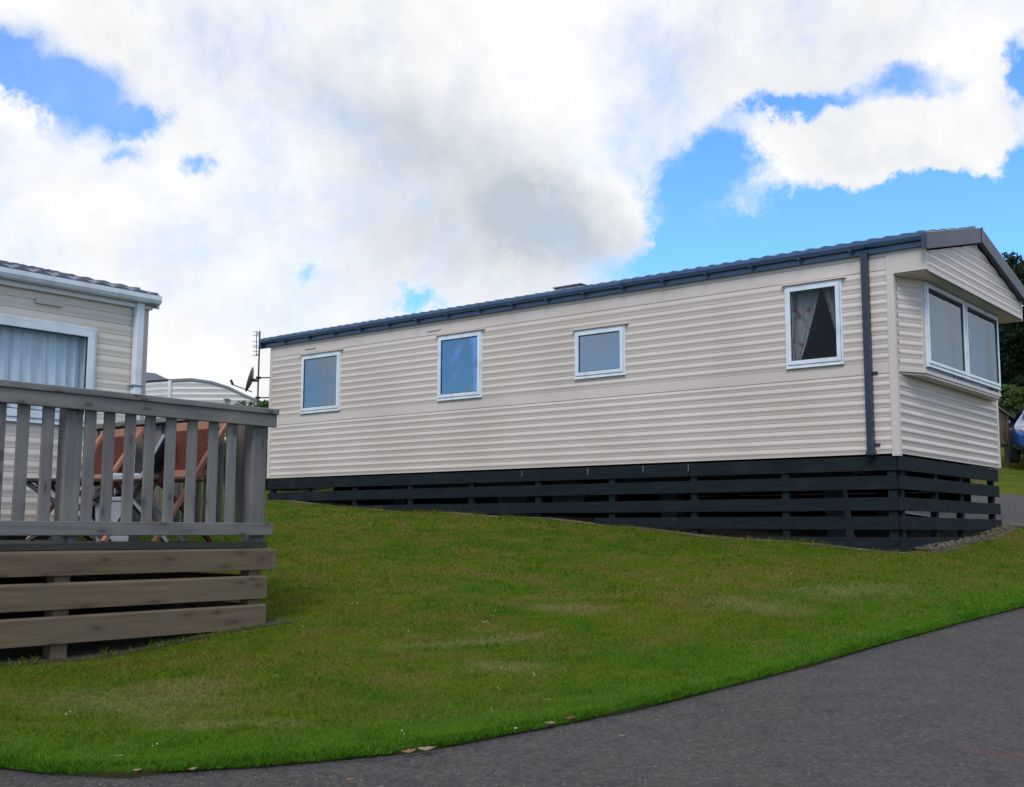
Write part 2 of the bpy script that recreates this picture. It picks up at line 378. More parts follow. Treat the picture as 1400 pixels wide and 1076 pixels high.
def stretch(a, b, nfine, far, nfar):
    mid = np.linspace(a, b, nfine); g = np.geomspace(1, far, nfar)-1; g = g[1:]
    st = (b-a)/nfine
    return np.concatenate([(a-g*st*3)[::-1], mid, b+g*st*3])

# grass look, shared by the turf sheet and the blades
def grass_color(t, fine=True):
    p = pos(t)
    n1 = t.noise(scaled(t, p, (.55, .55, .1)), 1.0, 4, .6, .4); n2 = t.noise(scaled(t, p, (2.2, 2.2, .2)), 1.0, 5, .65, .3)
    n3 = t.noise(scaled(t, p, (40, 40, 6)), 1.0, 3, .7)
    c = t.mix(t.rng(n1, .38, .62), (.082, .165, .009, 1), (.145, .175, .014, 1))
    c = t.mix(t.rng(n2, .47, .66), c, (.19, .165, .034, 1))
    c = t.mix(t.rng(n2, .44, .30), c, (.062, .150, .008, 1))
    ea = t.node('ShaderNodeAttribute'); ea.attribute_name = 'verge'; c = t.mix(t.math('MULTIPLY', ea.outputs['Fac'], t.rng(n2, .2, .55, .4, 1.)), c, (.078, .205, .012, 1))
    dm = 0.0
    for (px, py, rx, ry) in ((275, 995, .42, .09), (390, 1000, .2, .06), (600, 883, .6, .12), (690, 915, .4, .12), (1030, 832, .6, .3), (1165, 812, .8, .3), (770, 835, .5, .2), (180, 965, .8, .25), (700, 878, .4, .15), (260, 945, .4, .2)):
        q = ray(px, py); k = q/(q@FH)
        ds = np.linspace(4, 16, 400); zz = CAM[2]+k[2]*ds; rr = (k@RH)*ds; hh = Hrd(rr, ds); i = int(np.argmax(zz < hh)) if (zz < hh).any() else 100
        # first crossing going outwards
        cr = np.where(zz < hh)[0]; i = cr[0] if len(cr) else 100
        wx = CAM+k*ds[i]
        dm = t.math('ADD', dm, t.blob(t.vmath('ADD', p, scaled(t, t.noise(p, 3., 4, .6, 0, 1), (.35, .35, 0))).outputs[0], (wx[0]+.17, wx[1]+.17), (rx*1.15, ry*1.9), YAW))
    dm = t.math('MULTIPLY', t.math('MULTIPLY', dm, t.rng(n3, .3, .7, .15, 1.)), .62, True)
    c = t.mix(dm, c, (.34, .28, .12, 1))
    c = t.mix(t.rng(n3, .3, .75), t.mix(1.0, c, (.72, .75, .7, 1), 'MULTIPLY'), t.mix(1.0, c, (1.28, 1.22, 1.3, 1), 'MULTIPLY'))
    return c
def turf_fn(t, b, o):
    c = grass_color(t); ev = t.node('ShaderNodeAttribute'); ev.attribute_name = 'verge'; c = t.mix(1.0, c, (.72, .72, .8, 1), 'MULTIPLY'); t.put(b.inputs['Base Color'], t.mix(t.rng(ev.outputs['Fac'], .93, .985), c, (.035, .035, .014, 1)))
    p = pos(t); bump(t, b, t.math('ADD', t.noise(p, 55, 4, .7), t.math('MULTIPLY', t.noise(p, 6, 3), 1.5)), .02, .8)
M['turf'] = mat('turf', (.05, .1, .02), .95, .02, fn=turf_fn)
def blade_fn(t, b, o):
    tn = t.node('ShaderNodeAttribute'); tn.attribute_name = 'tone'; gc = t.vmath('SCALE', grass_color(t)); t.put(gc.inputs['Scale'], tn.outputs['Fac']); gc = gc.outputs[0]
    t.put(b.inputs['Base Color'], gc)
    tl = t.node('ShaderNodeBsdfTranslucent', ins={0: gc}); mx = t.node('ShaderNodeMixShader', ins={0: .25, 1: b, 2: tl}); t.put(o.inputs[0], mx)
M['blades'] = mat('blades', (.05, .1, .02), .7, .06, fn=blade_fn)
def tar_fn(t, b, o):
    p = pos(t)
    v = t.node('ShaderNodeTexVoronoi', ins={'Vector': p, 'Scale': 95.0}); cc = t.node('ShaderNodeSeparateColor', ins={0: v.outputs['Color']})
    big = t.noise(p, .7, 5, .6); mid = t.noise(p, 5., 5, .65)
    c = t.mix(t.rng(cc.outputs[0], .1, .95), (.052, .045, .039, 1), (.084, .073, .064, 1))
    c = t.mix(t.math('MULTIPLY', t.rng(big, .38, .66), .55), c, (.080, .072, .068, 1))
    c = t.mix(t.math('MULTIPLY', t.rng(mid, .48, .72), .6), c, (.048, .045, .046, 1))
    fine = t.noise(p, 30., 5, .75); c = t.mix(t.rng(fine, .35, .65, 0, 1), t.mix(1.0, c, (.60, .60, .60, 1), 'MULTIPLY'), t.mix(1.0, c, (1.4, 1.4, 1.4, 1), 'MULTIPLY'))
    c = t.mix(t.rng(cc.outputs[1], .988, .996), c, (.17, .16, .15, 1))
    q = ray(1378, 1032); k = q/(q@FH); dd = (RA-CAM[2])/(k[2]-RB); wx = CAM+k*dd
    st = t.blob(t.vmath('ADD', p, scaled(t, t.noise(p, 4., 4, .6, 0, 1), (.12, .12, 0))).outputs[0], (wx[0]+.06, wx[1]+.06), (.30, .07), YAW-.6)
    c = t.mix(t.math('MULTIPLY', st, .75), c, (.105, .05, .042, 1))
    t.put(b.inputs['Base Color'], c); t.put(b.inputs['Roughness'], t.rng(mid, .3, .7, .72, .92))
    bump(t, b, t.math('ADD', t.rng(v.outputs['Distance'], 0, .6, 1, 0), mid), .006, .8)
M['tarmac'] = mat('tarmac', (.08, .075, .077), .85, .3, fn=tar_fn)
def gravel_fn(t, b, o):
    p = pos(t); v = t.node('ShaderNodeTexVoronoi', ins={'Vector': p, 'Scale': 38.0}); cc = t.node('ShaderNodeSeparateColor', ins={0: v.outputs['Color']})
    c = t.mix(cc.outputs[0], (.09, .075, .055, 1), (.21, .18, .14, 1)); c = t.mix(t.rng(t.noise(p, 2.5, 5), .45, .6), c, (.15, .13, .07, 1))
    t.put(b.inputs['Base Color'], c); bump(t, b, t.rng(v.outputs['Distance'], 0, .6, 1, 0), .015, 1)
M['gravel'] = mat('gravel', (.2, .17, .13), .95, .2, fn=gravel_fn)
M['soil'] = mat('soil', (.12, .1, .06), .95, .1, fn=lambda t, b, o: t.put(b.inputs['Base Color'], t.mix(t.rng(t.noise(pos(t), 14, 5, .7), .35, .65), (.07, .055, .035, 1), (.21, .17, .085, 1))))

rs = stretch(-13, 17, 240, 700, 26)
def undul(R_, D_, T_): return (.012*np.sin(R_*3.1+D_*1.7)+.010*np.sin(R_*1.3-D_*4.1))*np.clip((T_-.3)/.4, 0, 1)
def verge_f(t_): return np.exp(-np.maximum(t_, 0)/.75)
def lip(t_):  # lawn stands a little proud of the tarmac
    return np.interp(t_, [0, .004, .05, .6], [-.02, .012, .028, .02])
ts = np.concatenate([[0, .004, .03, .08, .2], np.arange(.4, 30, .2), 30+np.geomspace(.3, 700, 26)])
Rg, Tg = np.meshgrid(rs, ts)
wob = .022*np.sin(Rg*5.3+1)+.014*np.sin(Rg*17.1)+.010*np.sin(Rg*41)+.006*np.sin(Rg*97)
Dg = edge_d(Rg)+Tg+wob*(Tg < .3)
Zg = Hrd(Rg, Dg)+lip(Tg)+undul(Rg, Dg, Tg)
sheet('ground', Rg, Dg, Zg, 'turf', verge=verge_f(Tg))
def Zlawn(X, Y):
    X = np.asarray(X, float)-CAM[0]; Y = np.asarray(Y, float)-CAM[1]; r = X*RH[0]+Y*RH[1]; d = X*FH[0]+Y*FH[1]; t_ = d-edge_d(r)
    return Hrd(r, d)+lip(np.maximum(t_, .004))+undul(r, d, t_)
tr_ = np.concatenate([np.linspace(-.06, 6, 60), 6+np.geomspace(.3, 60, 14)]); Rg2, Tg2 = np.meshgrid(stretch(-13, 17, 120, 200, 14), tr_)
Dg2 = edge_d(Rg2)-Tg2; sheet('road', Rg2, Dg2, Hrd(Rg2, Dg2)-.004, 'tarmac')
X_D0 = -10.5
M['dark_soil'] = mat('dark_soil', (.05, .045, .035), .95, .1, fn=lambda t, b, o: t.put(b.inputs['Base Color'], t.mix(t.noise(pos(t), 9, 5), (.03, .026, .02, 1), (.075, .065, .05, 1))))
# road passing beyond the caravan
def strip_xy(name, xs, ys, dz, m, kind='structure', fn=None):
    X, Y = np.meshgrid(xs, ys)
    if fn: X = fn(X, Y)
    Z = Zlawn(X, Y)+dz; me = bpy.data.meshes.new(name); nr, nc = X.shape
    idx = np.arange(nr*nc).reshape(nr, nc); F = np.stack([idx[:-1, :-1], idx[:-1, 1:], idx[1:, 1:], idx[1:, :-1]], -1).reshape(-1, 4)
    me.from_pydata(np.stack([X, Y, Z], -1).reshape(-1, 3).tolist(), [], F.tolist()); me.materials.append(M[m]); me.polygons.foreach_set('use_smooth', [True]*len(F))
    o = bpy.data.objects.new(name, me); col.objects.link(o); o['kind'] = kind; return o
strip_xy('side_road', np.linspace(4.45, 9.2, 26), np.linspace(-9, 60, 240), .03, 'tarmac', fn=lambda X, Y: X+.05*np.sin(Y*.9))
strip_xy('kerb', [4.33, 4.34, 4.46, 4.47], np.linspace(-9, 60, 240), .05, 'concrete')
strip_xy('gravel_strip', np.linspace(.25, 4.3, 60), np.linspace(-.22, .0, 12), .005, 'gravel', fn=lambda X, Y: X)
strip_xy('soil_strip', np.linspace(-.13, .12, 8), np.linspace(-.06, 10.8, 220), .006, 'soil', fn=lambda X, Y: X+.02*np.sin(Y*3)+.02*np.sin(Y*11)*(X < 0))
strip_xy('bare_soil', np.linspace(.10, 3.7, 20), np.linspace(.05, 10.4, 60), .008, 'dark_soil')
strip_xy('bare_soil', np.linspace(X_D0, -6.72, 20), np.linspace(2.36, 4.62, 20), .008, 'dark_soil')
strip_xy('bare_soil', np.linspace(-9.6, -6.50, 60), np.linspace(2.13, 2.36, 8), .004, 'dark_soil', fn=lambda X, Y: X)

# grass blades
def keep(x, y):
    k = ~((x > -.05) & (x < 3.8) & (y > -.03) & (y < 10.7))
    k &= ~((x < 0) & (y > 0) & (y < 10.7) & (rng.random(len(x)) > .1+np.clip((-x-.03)/.12, 0, 1)**2))
    k &= ~((x > .3) & (x < 4.3) & (y < .05) & (rng.random(len(x)) > .22+np.clip((-.05-y)/.16, 0, 1)**1.2))
    k &= ~((x > -10.6) & (x < -6.76) & (y > 2.2) & (y < 4.7)) & ~((x < -6.45) & (x > -9.6) & (y < 2.3) & (rng.random(len(x)) > .15+np.clip((2.26-y)/.15, 0, 1)**1.3))
    k &= ~((x > 4.2) & (x < 9.3)); return k
parts = []
for (d0, d1, dn, wd_, ht_) in ((4.2, 6.5, 13000, .0045, .026), (6.5, 9.5, 6500, .006, .028), (9.5, 14, 3000, .009, .030), (14, 20, 1000, .014, .034)):
    area = (d1-d0)*(d0+d1)/2*1.08; m_ = int(area*dn); d = np.sqrt(rng.random(m_)*(d1*d1-d0*d0)+d0*d0); r = (rng.random(m_)-.5)*1.08*d
    ok = d > edge_d(r)-.012; r, d = r[ok], d[ok]; X = CAM[0]+RH[0]*r+FH[0]*d; Y = CAM[1]+RH[1]*r+FH[1]*d; ok = keep(X, Y)
    parts.append((X[ok], Y[ok], r[ok], d[ok], np.full(ok.sum(), wd_), np.full(ok.sum(), ht_)))
# fuller fringe along the lawn edge
m_ = 26000; r = rng.uniform(-3, 6, m_); d = edge_d(r)+np.abs(rng.normal(0, .05, m_))-.015
parts.append((CAM[0]+RH[0]*r+FH[0]*d, CAM[1]+RH[1]*r+FH[1]*d, r, d, np.full(m_, .005), np.full(m_, .04)))
# longer untrimmed tufts against the skirting and the deck
for (xa, ya, xb, yb, m_) in ((-.05, 0, -.05, 10.6, 2600), (.1, -.06, 3.6, -.06, 500), (-9.4, 2.16, -6.6, 2.16, 900), (-6.6, 2.2, -6.6, 4.4, 700)):
    k = rng.random(m_); cl_ = .5+.5*np.sin(k*57+3*np.sin(k*23)); ok = rng.random(m_) < cl_; k = k[ok]; m_ = len(k)
    X = xa+(xb-xa)*k+rng.normal(0, .02, m_); Y = ya+(yb-ya)*k+rng.normal(0, .02, m_); vx = X-CAM[0]; vy = Y-CAM[1]
    parts.append((X, Y, vx*RH[0]+vy*RH[1], vx*FH[0]+vy*FH[1], np.full(m_, .008), np.full(m_, .075)))
X, Y, r, d, wd_, ht_ = [np.concatenate(k) for k in zip(*parts)]
clump = 1+.45*np.sin(X*9.1+2*np.sin(Y*7.3))*np.sin(Y*8.3+2*np.sin(X*6.1)); ht_ = ht_*np.clip(clump, .6, 1.5)
N = len(X); z = Hrd(r, d)+lip(np.maximum(d-edge_d(r), .004))+undul(r, d, d-edge_d(r)); vg = np.repeat(verge_f(d-edge_d(r)), 3); a = rng.random(N)*6.283; hh = ht_*rng.uniform(.4, 1.1, N); ln = hh*rng.uniform(.3, 1.5, N); b_ = rng.random(N)*6.283
V = np.empty((N, 3, 3), np.float32)
V[:, 0] = np.stack([X-np.cos(a)*wd_/2, Y-np.sin(a)*wd_/2, z-.004], 1); V[:, 1] = np.stack([X+np.cos(a)*wd_/2, Y+np.sin(a)*wd_/2, z-.004], 1)
V[:, 2] = np.stack([X+np.cos(b_)*ln, Y+np.sin(b_)*ln, z+hh*.7], 1)
def tri_mesh(name, V, m, k=3):
    me = bpy.data.meshes.new(name); nv = V.size//3; nf = nv//k
    me.vertices.add(nv); me.vertices.foreach_set('co', V.astype(np.float32).ravel()); me.loops.add(nv); me.loops.foreach_set('vertex_index', np.arange(nv, dtype=np.int32))
    me.polygons.add(nf); me.polygons.foreach_set('loop_start', np.arange(0, nv, k, dtype=np.int32)); me.polygons.foreach_set('loop_total', np.full(nf, k, np.int32))
    me.update(calc_edges=True); me.materials.append(M[m] if isinstance(m, str) else m); o = bpy.data.objects.new(name, me); col.objects.link(o); return o
lg = tri_mesh('lawn_grass', V, 'blades'); at_ = lg.data.attributes.new('verge', 'FLOAT', 'POINT'); at_.data.foreach_set('value', vg.astype(np.float32)); at_ = lg.data.attributes.new('tone', 'FLOAT', 'POINT'); at_.data.foreach_set('value', np.repeat(rng.choice([.75, .9, 1., 1.1, 1.25], N)*rng.uniform(.85, 1.15, N), 3).astype(np.float32))
tag(lg, 'short mown green grass covering the sloping lawn', 'grass', kind='stuff')
# clover flowers: small white quads with height, scattered
def ground_hit(px, py, lo=4., hi=60.):
    q = ray(px, py); k = q/(q@FH); ds = np.linspace(lo, hi, 3000); zz = CAM[2]+k[2]*ds; hh = Hrd((k@RH)*ds, ds); c = np.where(zz < hh)[0]
    return CAM+k*ds[c[0]] if len(c) else CAM+k*hi
M['petal'] = mat('petal', (.72, .72, .66), .8)
fl = MB()
for px, py in [(485, 811), (487, 833), (680, 834), (676, 842), (672, 850), (643, 842), (663, 858), (715, 884), (550, 730), (568, 735), (618, 733), (858, 790), (823, 808), (1000, 765), (1003, 777), (1010, 762), (1175, 757), (1180, 757), (1200, 772), (1118, 769), (1043, 766), (1235, 762), (926, 812), (890, 847), (663, 861), (210, 1034), (729, 934), (680, 953), (675, 983), (550, 1016), (92, 988), (560, 873), (700, 1010), (950, 800), (1080, 790), (410, 865), (556, 731), (1070, 800), (1320, 790)]+[(random.uniform(380, 1350), random.uniform(740, 900)) for _ in range(6)]:
    g = ground_hit(px, py)
    for _ in range(2):
        x, y = g[0]+random.uniform(-.03, .03), g[1]+random.uniform(-.03, .03); z0 = h1(x, y)+.045; s_ = random.uniform(.0025, .005)
        fl.add([(x-s_, y, z0), (x, y-s_, z0), (x+s_, y, z0), (x, y+s_, z0), (x, y, z0+s_), (x, y, z0-s_)], [(0, 1, 4), (1, 2, 4), (2, 3, 4), (3, 0, 4), (1, 0, 5), (2, 1, 5), (3, 2, 5), (0, 3, 5)])
tag(fl.build('clover_flowers', 'petal', fix=False), 'tiny white clover flowers dotted over the lawn', 'flowers', kind='stuff')
st_ = MB()
for _ in range(700):
    x = random.uniform(.3, 4.2); y = random.gauss(-.09, .08); s_ = random.uniform(.008, .02); z0 = h1(x, y)+.052; k = [random.uniform(.6, 1.2)*s_ for _ in range(6)]
    st_.add([(x-k[0], y, z0), (x, y-k[1], z0), (x+k[2], y, z0), (x, y+k[3], z0), (x, y, z0+k[4]*.8), (x, y, z0-k[5])], [(0, 1, 4), (1, 2, 4), (2, 3, 4), (3, 0, 4), (1, 0, 5), (2, 1, 5), (3, 2, 5), (0, 3, 5)])
tag(st_.build('gravel_stones', 'gravel', fix=False), 'loose pale gravel along the end of the black skirting', 'gravel', kind='stuff')

gt_ = MB()
for _ in range(700):
    r_ = random.uniform(-3.2, 5); off_ = -abs(random.gauss(0, .13)) if random.random() < .8 else -random.uniform(0, 3); d_ = float(edge_d(r_))+off_-.02; xy = rd(r_, d_); x, y = xy; s_ = random.uniform(.0015, .0045); z0 = float(Hrd(r_, d_)[0])
    gt_.add([(x-s_, y, z0), (x, y-s_, z0), (x+s_, y, z0), (x, y+s_, z0), (x, y, z0+s_), (x, y, z0-s_)], [(0, 1, 4), (1, 2, 4), (2, 3, 4), (3, 0, 4), (1, 0, 5), (2, 1, 5), (3, 2, 5), (0, 3, 5)])
tag(gt_.build('road_grit', 'gravel', fix=False), 'fine grit and crumbs gathered on the tarmac along the lawn edge', 'grit', kind='stuff')

# ------------------------------------------------------------------ fallen leaves
M['leaf_tan'] = mat('leaf_tan', (.19, .105, .05), .7); M['leaf_red'] = mat('leaf_red', (.20, .05, .03), .7); M['leaf_pale'] = mat('leaf_pale', (.24, .17, .085), .7)
for (px, py, ln_, rot, mm, lab) in ((559, 1034, .085, .3, 'leaf_tan', 'curled brown leaf on the tarmac at the lawn edge, left of a pale leaf'), (583, 1031, .10, -.1, 'leaf_pale', 'flat pale leaf at the lawn edge beside a curled brown leaf'),
        (478, 1072, .05, .2, 'leaf_tan', 'small tan leaf on the tarmac at the bottom edge of the photo'), (535, 978, .05, .4, 'leaf_tan', 'small tan leaf in the grass left of centre, above the tarmac'),
        (750, 962, .06, .9, 'leaf_tan', 'tan leaf standing in the grass above the red leaf'), (752, 994, .07, 0, 'leaf_pale', 'pale leaf on the lawn edge just left of the dark red leaf'),
        (779, 987, .08, .1, 'leaf_red', 'dark red leaf lying on the lawn edge'), (929, 952, .07, .1, 'leaf_pale', 'pale leaf at the lawn edge in the right half'),
        (158, 1042, .08, 0, 'leaf_pale', 'flat pale leaf in the grass at lower left'), (263, 1057, .05, .7, 'leaf_pale', 'pale leaf on the lawn edge at lower left'),
        (187, 1059, .05, 0, 'leaf_pale', 'thin pale leaf on the tarmac at lower left'), (850, 1012, .035, .2, 'leaf_pale', 'tiny pale leaf lying alone on the tarmac'),
        (1230, 984, .025, .2, 'leaf_pale', 'tiny whitish leaf on the tarmac far out at right'), (440, 1032, .05, .3, 'leaf_pale', 'pale leaf in the grass left of the curled brown leaf'), (1208, 878, .05, .1, 'leaf_tan', 'tan leaf on the lawn edge at far right')):
    g = ground_hit(px, py+2); b = MB(); P = []; ln_ *= .8
    ax = RH*math.cos(rot)+FH*math.sin(rot); ay = -RH*math.sin(rot)+FH*math.cos(rot)
    for i in range(7):
        u = i/6; wv = ln_*.20*math.sin(math.pi*min(1, u*.95+.03))**1.1*(1+.25*math.sin(i*2.7+px)); row = []
        for j in range(5):
            v = j/4*2-1; q = np.array([g[0], g[1], h1(g[0], g[1])+.022])+ax*(u-.5)*ln_+ay*v*wv; q[2] += (.3+.4*v)*abs(v)*wv*.8+.012*(u-.4)**2*(ln_/.08)*3; row.append(tuple(q))
        P.append(row)
    b.grid(P); b.add([(p[0], p[1], p[2]-.0015) for row in P for p in row], [(i*5+j+5, i*5+j+6, i*5+j+1, i*5+j) for i in range(6) for j in range(4)])
    tag(b.build('fallen_leaf', mm, smooth=True), lab, 'leaf', 'leaves fallen on the lawn and road')

# ------------------------------------------------------------------ ribbed cladding
def profile(z0, z1, grooves, amp=.0125, flats=()):
    """list of (z, outward offset)"""
    gs = sorted(g for g in grooves if z0 < g < z1); pts = [(z0, .002)]; bounds = [z0]+gs+[z1]
    for i in range(len(bounds)-1):
        a, b = bounds[i], bounds[i+1]; h = b-a; am = amp*min(1, h/.1)
        if any(f0 <= (a+b)/2 <= f1 for f0, f1 in flats): sh = [(.05, .004), (.95, .004)]
        else: sh = [(.05, .08), (.16, .16), (.30, .38), (.42, .74), (.50, .96), (.55, 1.), (.61, .94), (.72, .68), (.85, .36), (.95, .2)]; sh = [(k, v*am) for k, v in sh]
        pts += [(a+k*h, v) for k, v in sh]
        if i < len(bounds)-2: pts += [(b-.0035, am*.12), (b-.0012, -.006), (b+.0012, -.006), (b+.0035, .0015)]
    pts += [(z1, .002)]; return pts
def clad(mb, P0, dr, nr, s0, s1, prof, holes=(), lim=None):
    """vertical ribbed wall through P0 along dr, outward nr; lim(z)->(sa,sb) for gables"""
    zs = sorted(set([p[0] for p in prof]+[h[k] for h in holes for k in (2, 3)])); pz = [p[0] for p in prof]; po = [p[1] for p in prof]
    def pt(s, z): o = float(np.interp(z, pz, po)); return (P0[0]+dr[0]*s+nr[0]*o, P0[1]+dr[1]*s+nr[1]*o, z)
    flip = (dr[0]*nr[1]-dr[1]*nr[0]) > 0
    for za, zb in zip(zs[:-1], zs[1:]):
        if zb-za < 1e-6 or zb > pz[-1]+1e-6 or za < pz[0]-1e-6: continue
        zm = (za+zb)/2; iv = [(s0, s1)]
        for h in holes:
            if h[2] < zm < h[3]: iv = [q for a, b in iv for q in ((a, min(b, h[0])), (max(a, h[1]), b)) if q[1]-q[0] > 1e-5]
        for a, b in iv:
            aa = bb = None
            if lim: la, lb = lim(za), lim(zb); q = [pt(max(a, la[0]), za), pt(min(b, la[1]), za), pt(min(b, lb[1]), zb), pt(max(a, lb[0]), zb)]
            else: q = [pt(a, za), pt(b, za), pt(b, zb), pt(a, zb)]
            mb.add(q, [(0, 1, 2, 3) if not flip else (3, 2, 1, 0)])
    return mb
def window(parent, O, u, nrm, w_, h_, fr=.062, sash=True, curtain=None, mull=None, gl='glass', drip=True, recess=.0, frame='upvc', cname=None):
    """O = lower corner on the wall, u = direction along it, nrm = outward. window > pane, gasket, drip_strip, curtain"""
    O = Vector(O); u = Vector(u); nn = Vector(nrm); Z = Vector((0, 0, 1))
    def bx(mb, s0, s1, z0, z1, n0, n1):
        p = [O+u*a+Z*c+nn*b for a, b, c in ((s0, n0, z0), (s1, n0, z0), (s1, n1, z0), (s0, n1, z0), (s0, n0, z1), (s1, n0, z1), (s1, n1, z1), (s0, n1, z1))]
        return mb.add(p, [(0, 3, 2, 1), (4, 5, 6, 7), (0, 1, 5, 4), (1, 2, 6, 5), (2, 3, 7, 6), (3, 0, 4, 7)])
    f = MB(); of = .028
    for (a, b, c, d) in ((0, w_, 0, .028), (0, w_, h_-.022, h_), (0, .02, .028, h_-.022), (w_-.02, w_, .028, h_-.022)): bx(f, a, b, c, d, -.03, of)
    i0, i1, j0, j1 = .023, w_-.023, .031, h_-.025
    for (a, b, c, d) in ((i0, i1, j0, j0+fr*.75), (i0, i1, j1-fr*.75, j1), (i0, i0+fr*.75, j0+fr*.75, j1-fr*.75), (i1-fr*.75, i1, j0+fr*.75, j1-fr*.75)): bx(f, a, b, c, d, -.03, of+.012)
    for mu in (mull or ()): bx(f, mu-.03, mu+.03, j0+fr*.75, j1-fr*.75, -.03, of+.012)
    bx(f, -.004, w_+.004, -.012, -.0005, -.01, of+.012)
    fo = f.build('window', frame, parent, bevel=.003)
    g = MB(); k = fr*.75
    for (a, b, c, d) in ((i0+k, i1-k, j0+k, j0+k+.009), (i0+k, i1-k, j1-k-.012, j1-k), (i0+k, i0+k+.009, j0+k+.009, j1-k-.012), (i1-k-.009, i1-k, j0+k+.009, j1-k-.012)): bx(g, a, b, c, d, .014, of+.001)
    g.build('gasket', 'gasket', fo)
    p = MB(); bx(p, i0+k+.004, i1-k-.004, j0+k+.004, j1-k-.004, .016, .021); p.build('pane', gl, fo)
    if drip:
        dmb = MB(); bx(dmb, -.055, w_+.03, h_+.003, h_+.016, -.005, .058); bx(dmb, -.055, w_+.03, h_+.017, h_+.03, -.005, .02); dmb.build('drip_strip', 'trim', fo, bevel=.002)
    if curtain: curtain(O, u, nn, w_, h_, fo)
    return fo
def drape(spec, m, name='curtain', back=-.12, amp=.018, freq=55.):
    """spec: list of (side function top->bottom) giving s-range as fractions"""
    def fn(O, u, nn, w_, h_, fo):
        for fa in spec:
            P = []
            for i in range(15):
                v = i/14; a, b = fa(v); row = []
                for j in range(60):
                    s_ = a+(b-a)*j/59; ph = (j/59)*w_*(fa(0)[1]-fa(0)[0])*freq
                    q = O+u*(s_*w_)+Vector((0, 0, 1))*(h_*(1-v)*.97+.01)+nn*(back+amp*math.sin(ph)+amp*.4*math.sin(ph*2.3+1)); row.append(tuple(q))
                P.append(row)
            MB().grid(P).build(name, m, fo, smooth=True)
    return fn

# ------------------------------------------------------------------ main static caravan
W, L, ZE = 3.66, 10.62, 2.27
car = empty('static_caravan', (W/2, L/2, -.9), 'long beige ribbed static caravan with dark roof and black timber skirting', 'caravan')
gz = [.1*k for k in range(1, 9)]+[.875]+[1.005+.1*k for k in range(0, 10)]+[2.022, 2.17]
pr = profile(0, ZE, gz, flats=((.88, 1.0), (2.03, 2.27)))
wins = [(8.872, 9.809, 1.038, 1.988), (5.916, 6.765, 1.038, 1.988), (3.49, 4.285, 1.153, 1.794), (.577, 1.265, 1.028, 1.988)]
wm = MB(); clad(wm, (0, 0), (0, 1), (-1, 0), .066, L-.05, pr, [(a+.01, b-.01, c+.01, d-.01) for a, b, c, d in wins]); wm.build('side_wall', 'clad', car)
wm = MB(); clad(wm, (0, 0), (1, 0), (0, -1), .05, W-.04, pr, [(.42, 3.24, .98, 1.96)]); wm.build('front_wall', 'clad', car)
wm = MB(); clad(wm, (W, 0), (0, 1), (1, 0), .04, L-.04, pr, [(1, 2.4, 1, 1.98), (4, 4.8, 0.05, 1.98), (7, 8, 1, 1.98)]); wm.build('far_wall', 'clad', car)
wm = MB(); clad(wm, (0, L), (1, 0), (0, 1), .04, W-.04, pr); wm.build('rear_wall', 'clad', car)
for q in ((1, 2.4, 1, 1.98), (4, 4.8, .05, 1.98), (7, 8, 1, 1.98)): window(car, (W, q[0], q[2]), (0, 1, 0), (1, 0, 0), q[1]-q[0], q[3]-q[2])
# corner trims
t_ = MB(); t_.box(-.016, .0, -.016, .068, -.03, 1.995); t_.box(0.0005, .055, -.016, 0, -.03, 1.995); t_.build('corner_trim', 'trim', car, bevel=.003)
t_ = MB(); t_.box(-.014, 0, L-.05, L+.014, 0, ZE); t_.build('corner_trim', 'trim', car, bevel=.003)
t_ = MB(); t_.box(W-.05, W+.014, -.014, 0, 0, 1.98); t_.box(W, W+.014, .0005, .05, 0, 1.98); t_.build('corner_trim', 'trim', car, bevel=.003)
t_ = MB(); t_.box(W-.05, W+.014, L, L+.014, 0, ZE); t_.build('corner_trim', 'trim', car, bevel=.003)
# interior shell: dark room
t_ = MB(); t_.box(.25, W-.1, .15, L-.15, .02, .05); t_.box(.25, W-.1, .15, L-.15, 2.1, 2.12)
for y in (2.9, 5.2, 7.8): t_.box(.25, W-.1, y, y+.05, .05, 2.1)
t_.box(1.9, 1.95, 2.95, 7.8, .05, 2.1).box(3.1, 3.14, .2, 2.88, .05, 2.1); t_.build('interior', 'shadow_room', car)  # last box: wall added to block the bright far window behind
# windows on the side, curtains behind
net_l = drape([lambda v: (.02, .30)], 'net'); net_r = drape([lambda v: (.70, .98)], 'net')
def dr_left(O, u, nn, w_, h_, fo):
    drape([lambda v: (.76, .98)], 'net')(O, u, nn, w_, h_, fo); drape([lambda v: (-.2, 1.2)], 'blind', 'blind', -.35, .004)(O, u, nn, w_, h_, fo)
def dr_blind(O, u, nn, w_, h_, fo): drape([lambda v: (-.2, 1.2)], 'blind', 'blind', -.10, .002)(O, u, nn, w_, h_, fo)
def dr_floral(O, u, nn, w_, h_, fo):
    # u runs away from the camera, so the far (left in view) curtain has the larger s
    drape([lambda v: (1-.46*(1-v)**.8-.10, 1.02), lambda v: (-.04, .44-.36*v**.9)], 'floral')(O, u, nn, w_, h_, fo)
for i, (a, b, c, d) in enumerate(wins):
    window(car, (0, a, c), (0, 1, 0), (-1, 0, 0), b-a, d-c, curtain=(dr_left, dr_left, dr_blind, dr_floral)[i], gl='glass' if i < 3 else 'glass_clear')
# thin vertical joint covers and small vents under the eave
for y in (6.86, 9.62):
    MB().box(-.022, -.003, y-.13, y+.13, 2.085, 2.115).build('eave_vent', 'trim', car, bevel=.003)
MB().box(-.006, -.0005, 6.93, 6.95, .80, .868).build('panel_joint', 'trim', car)
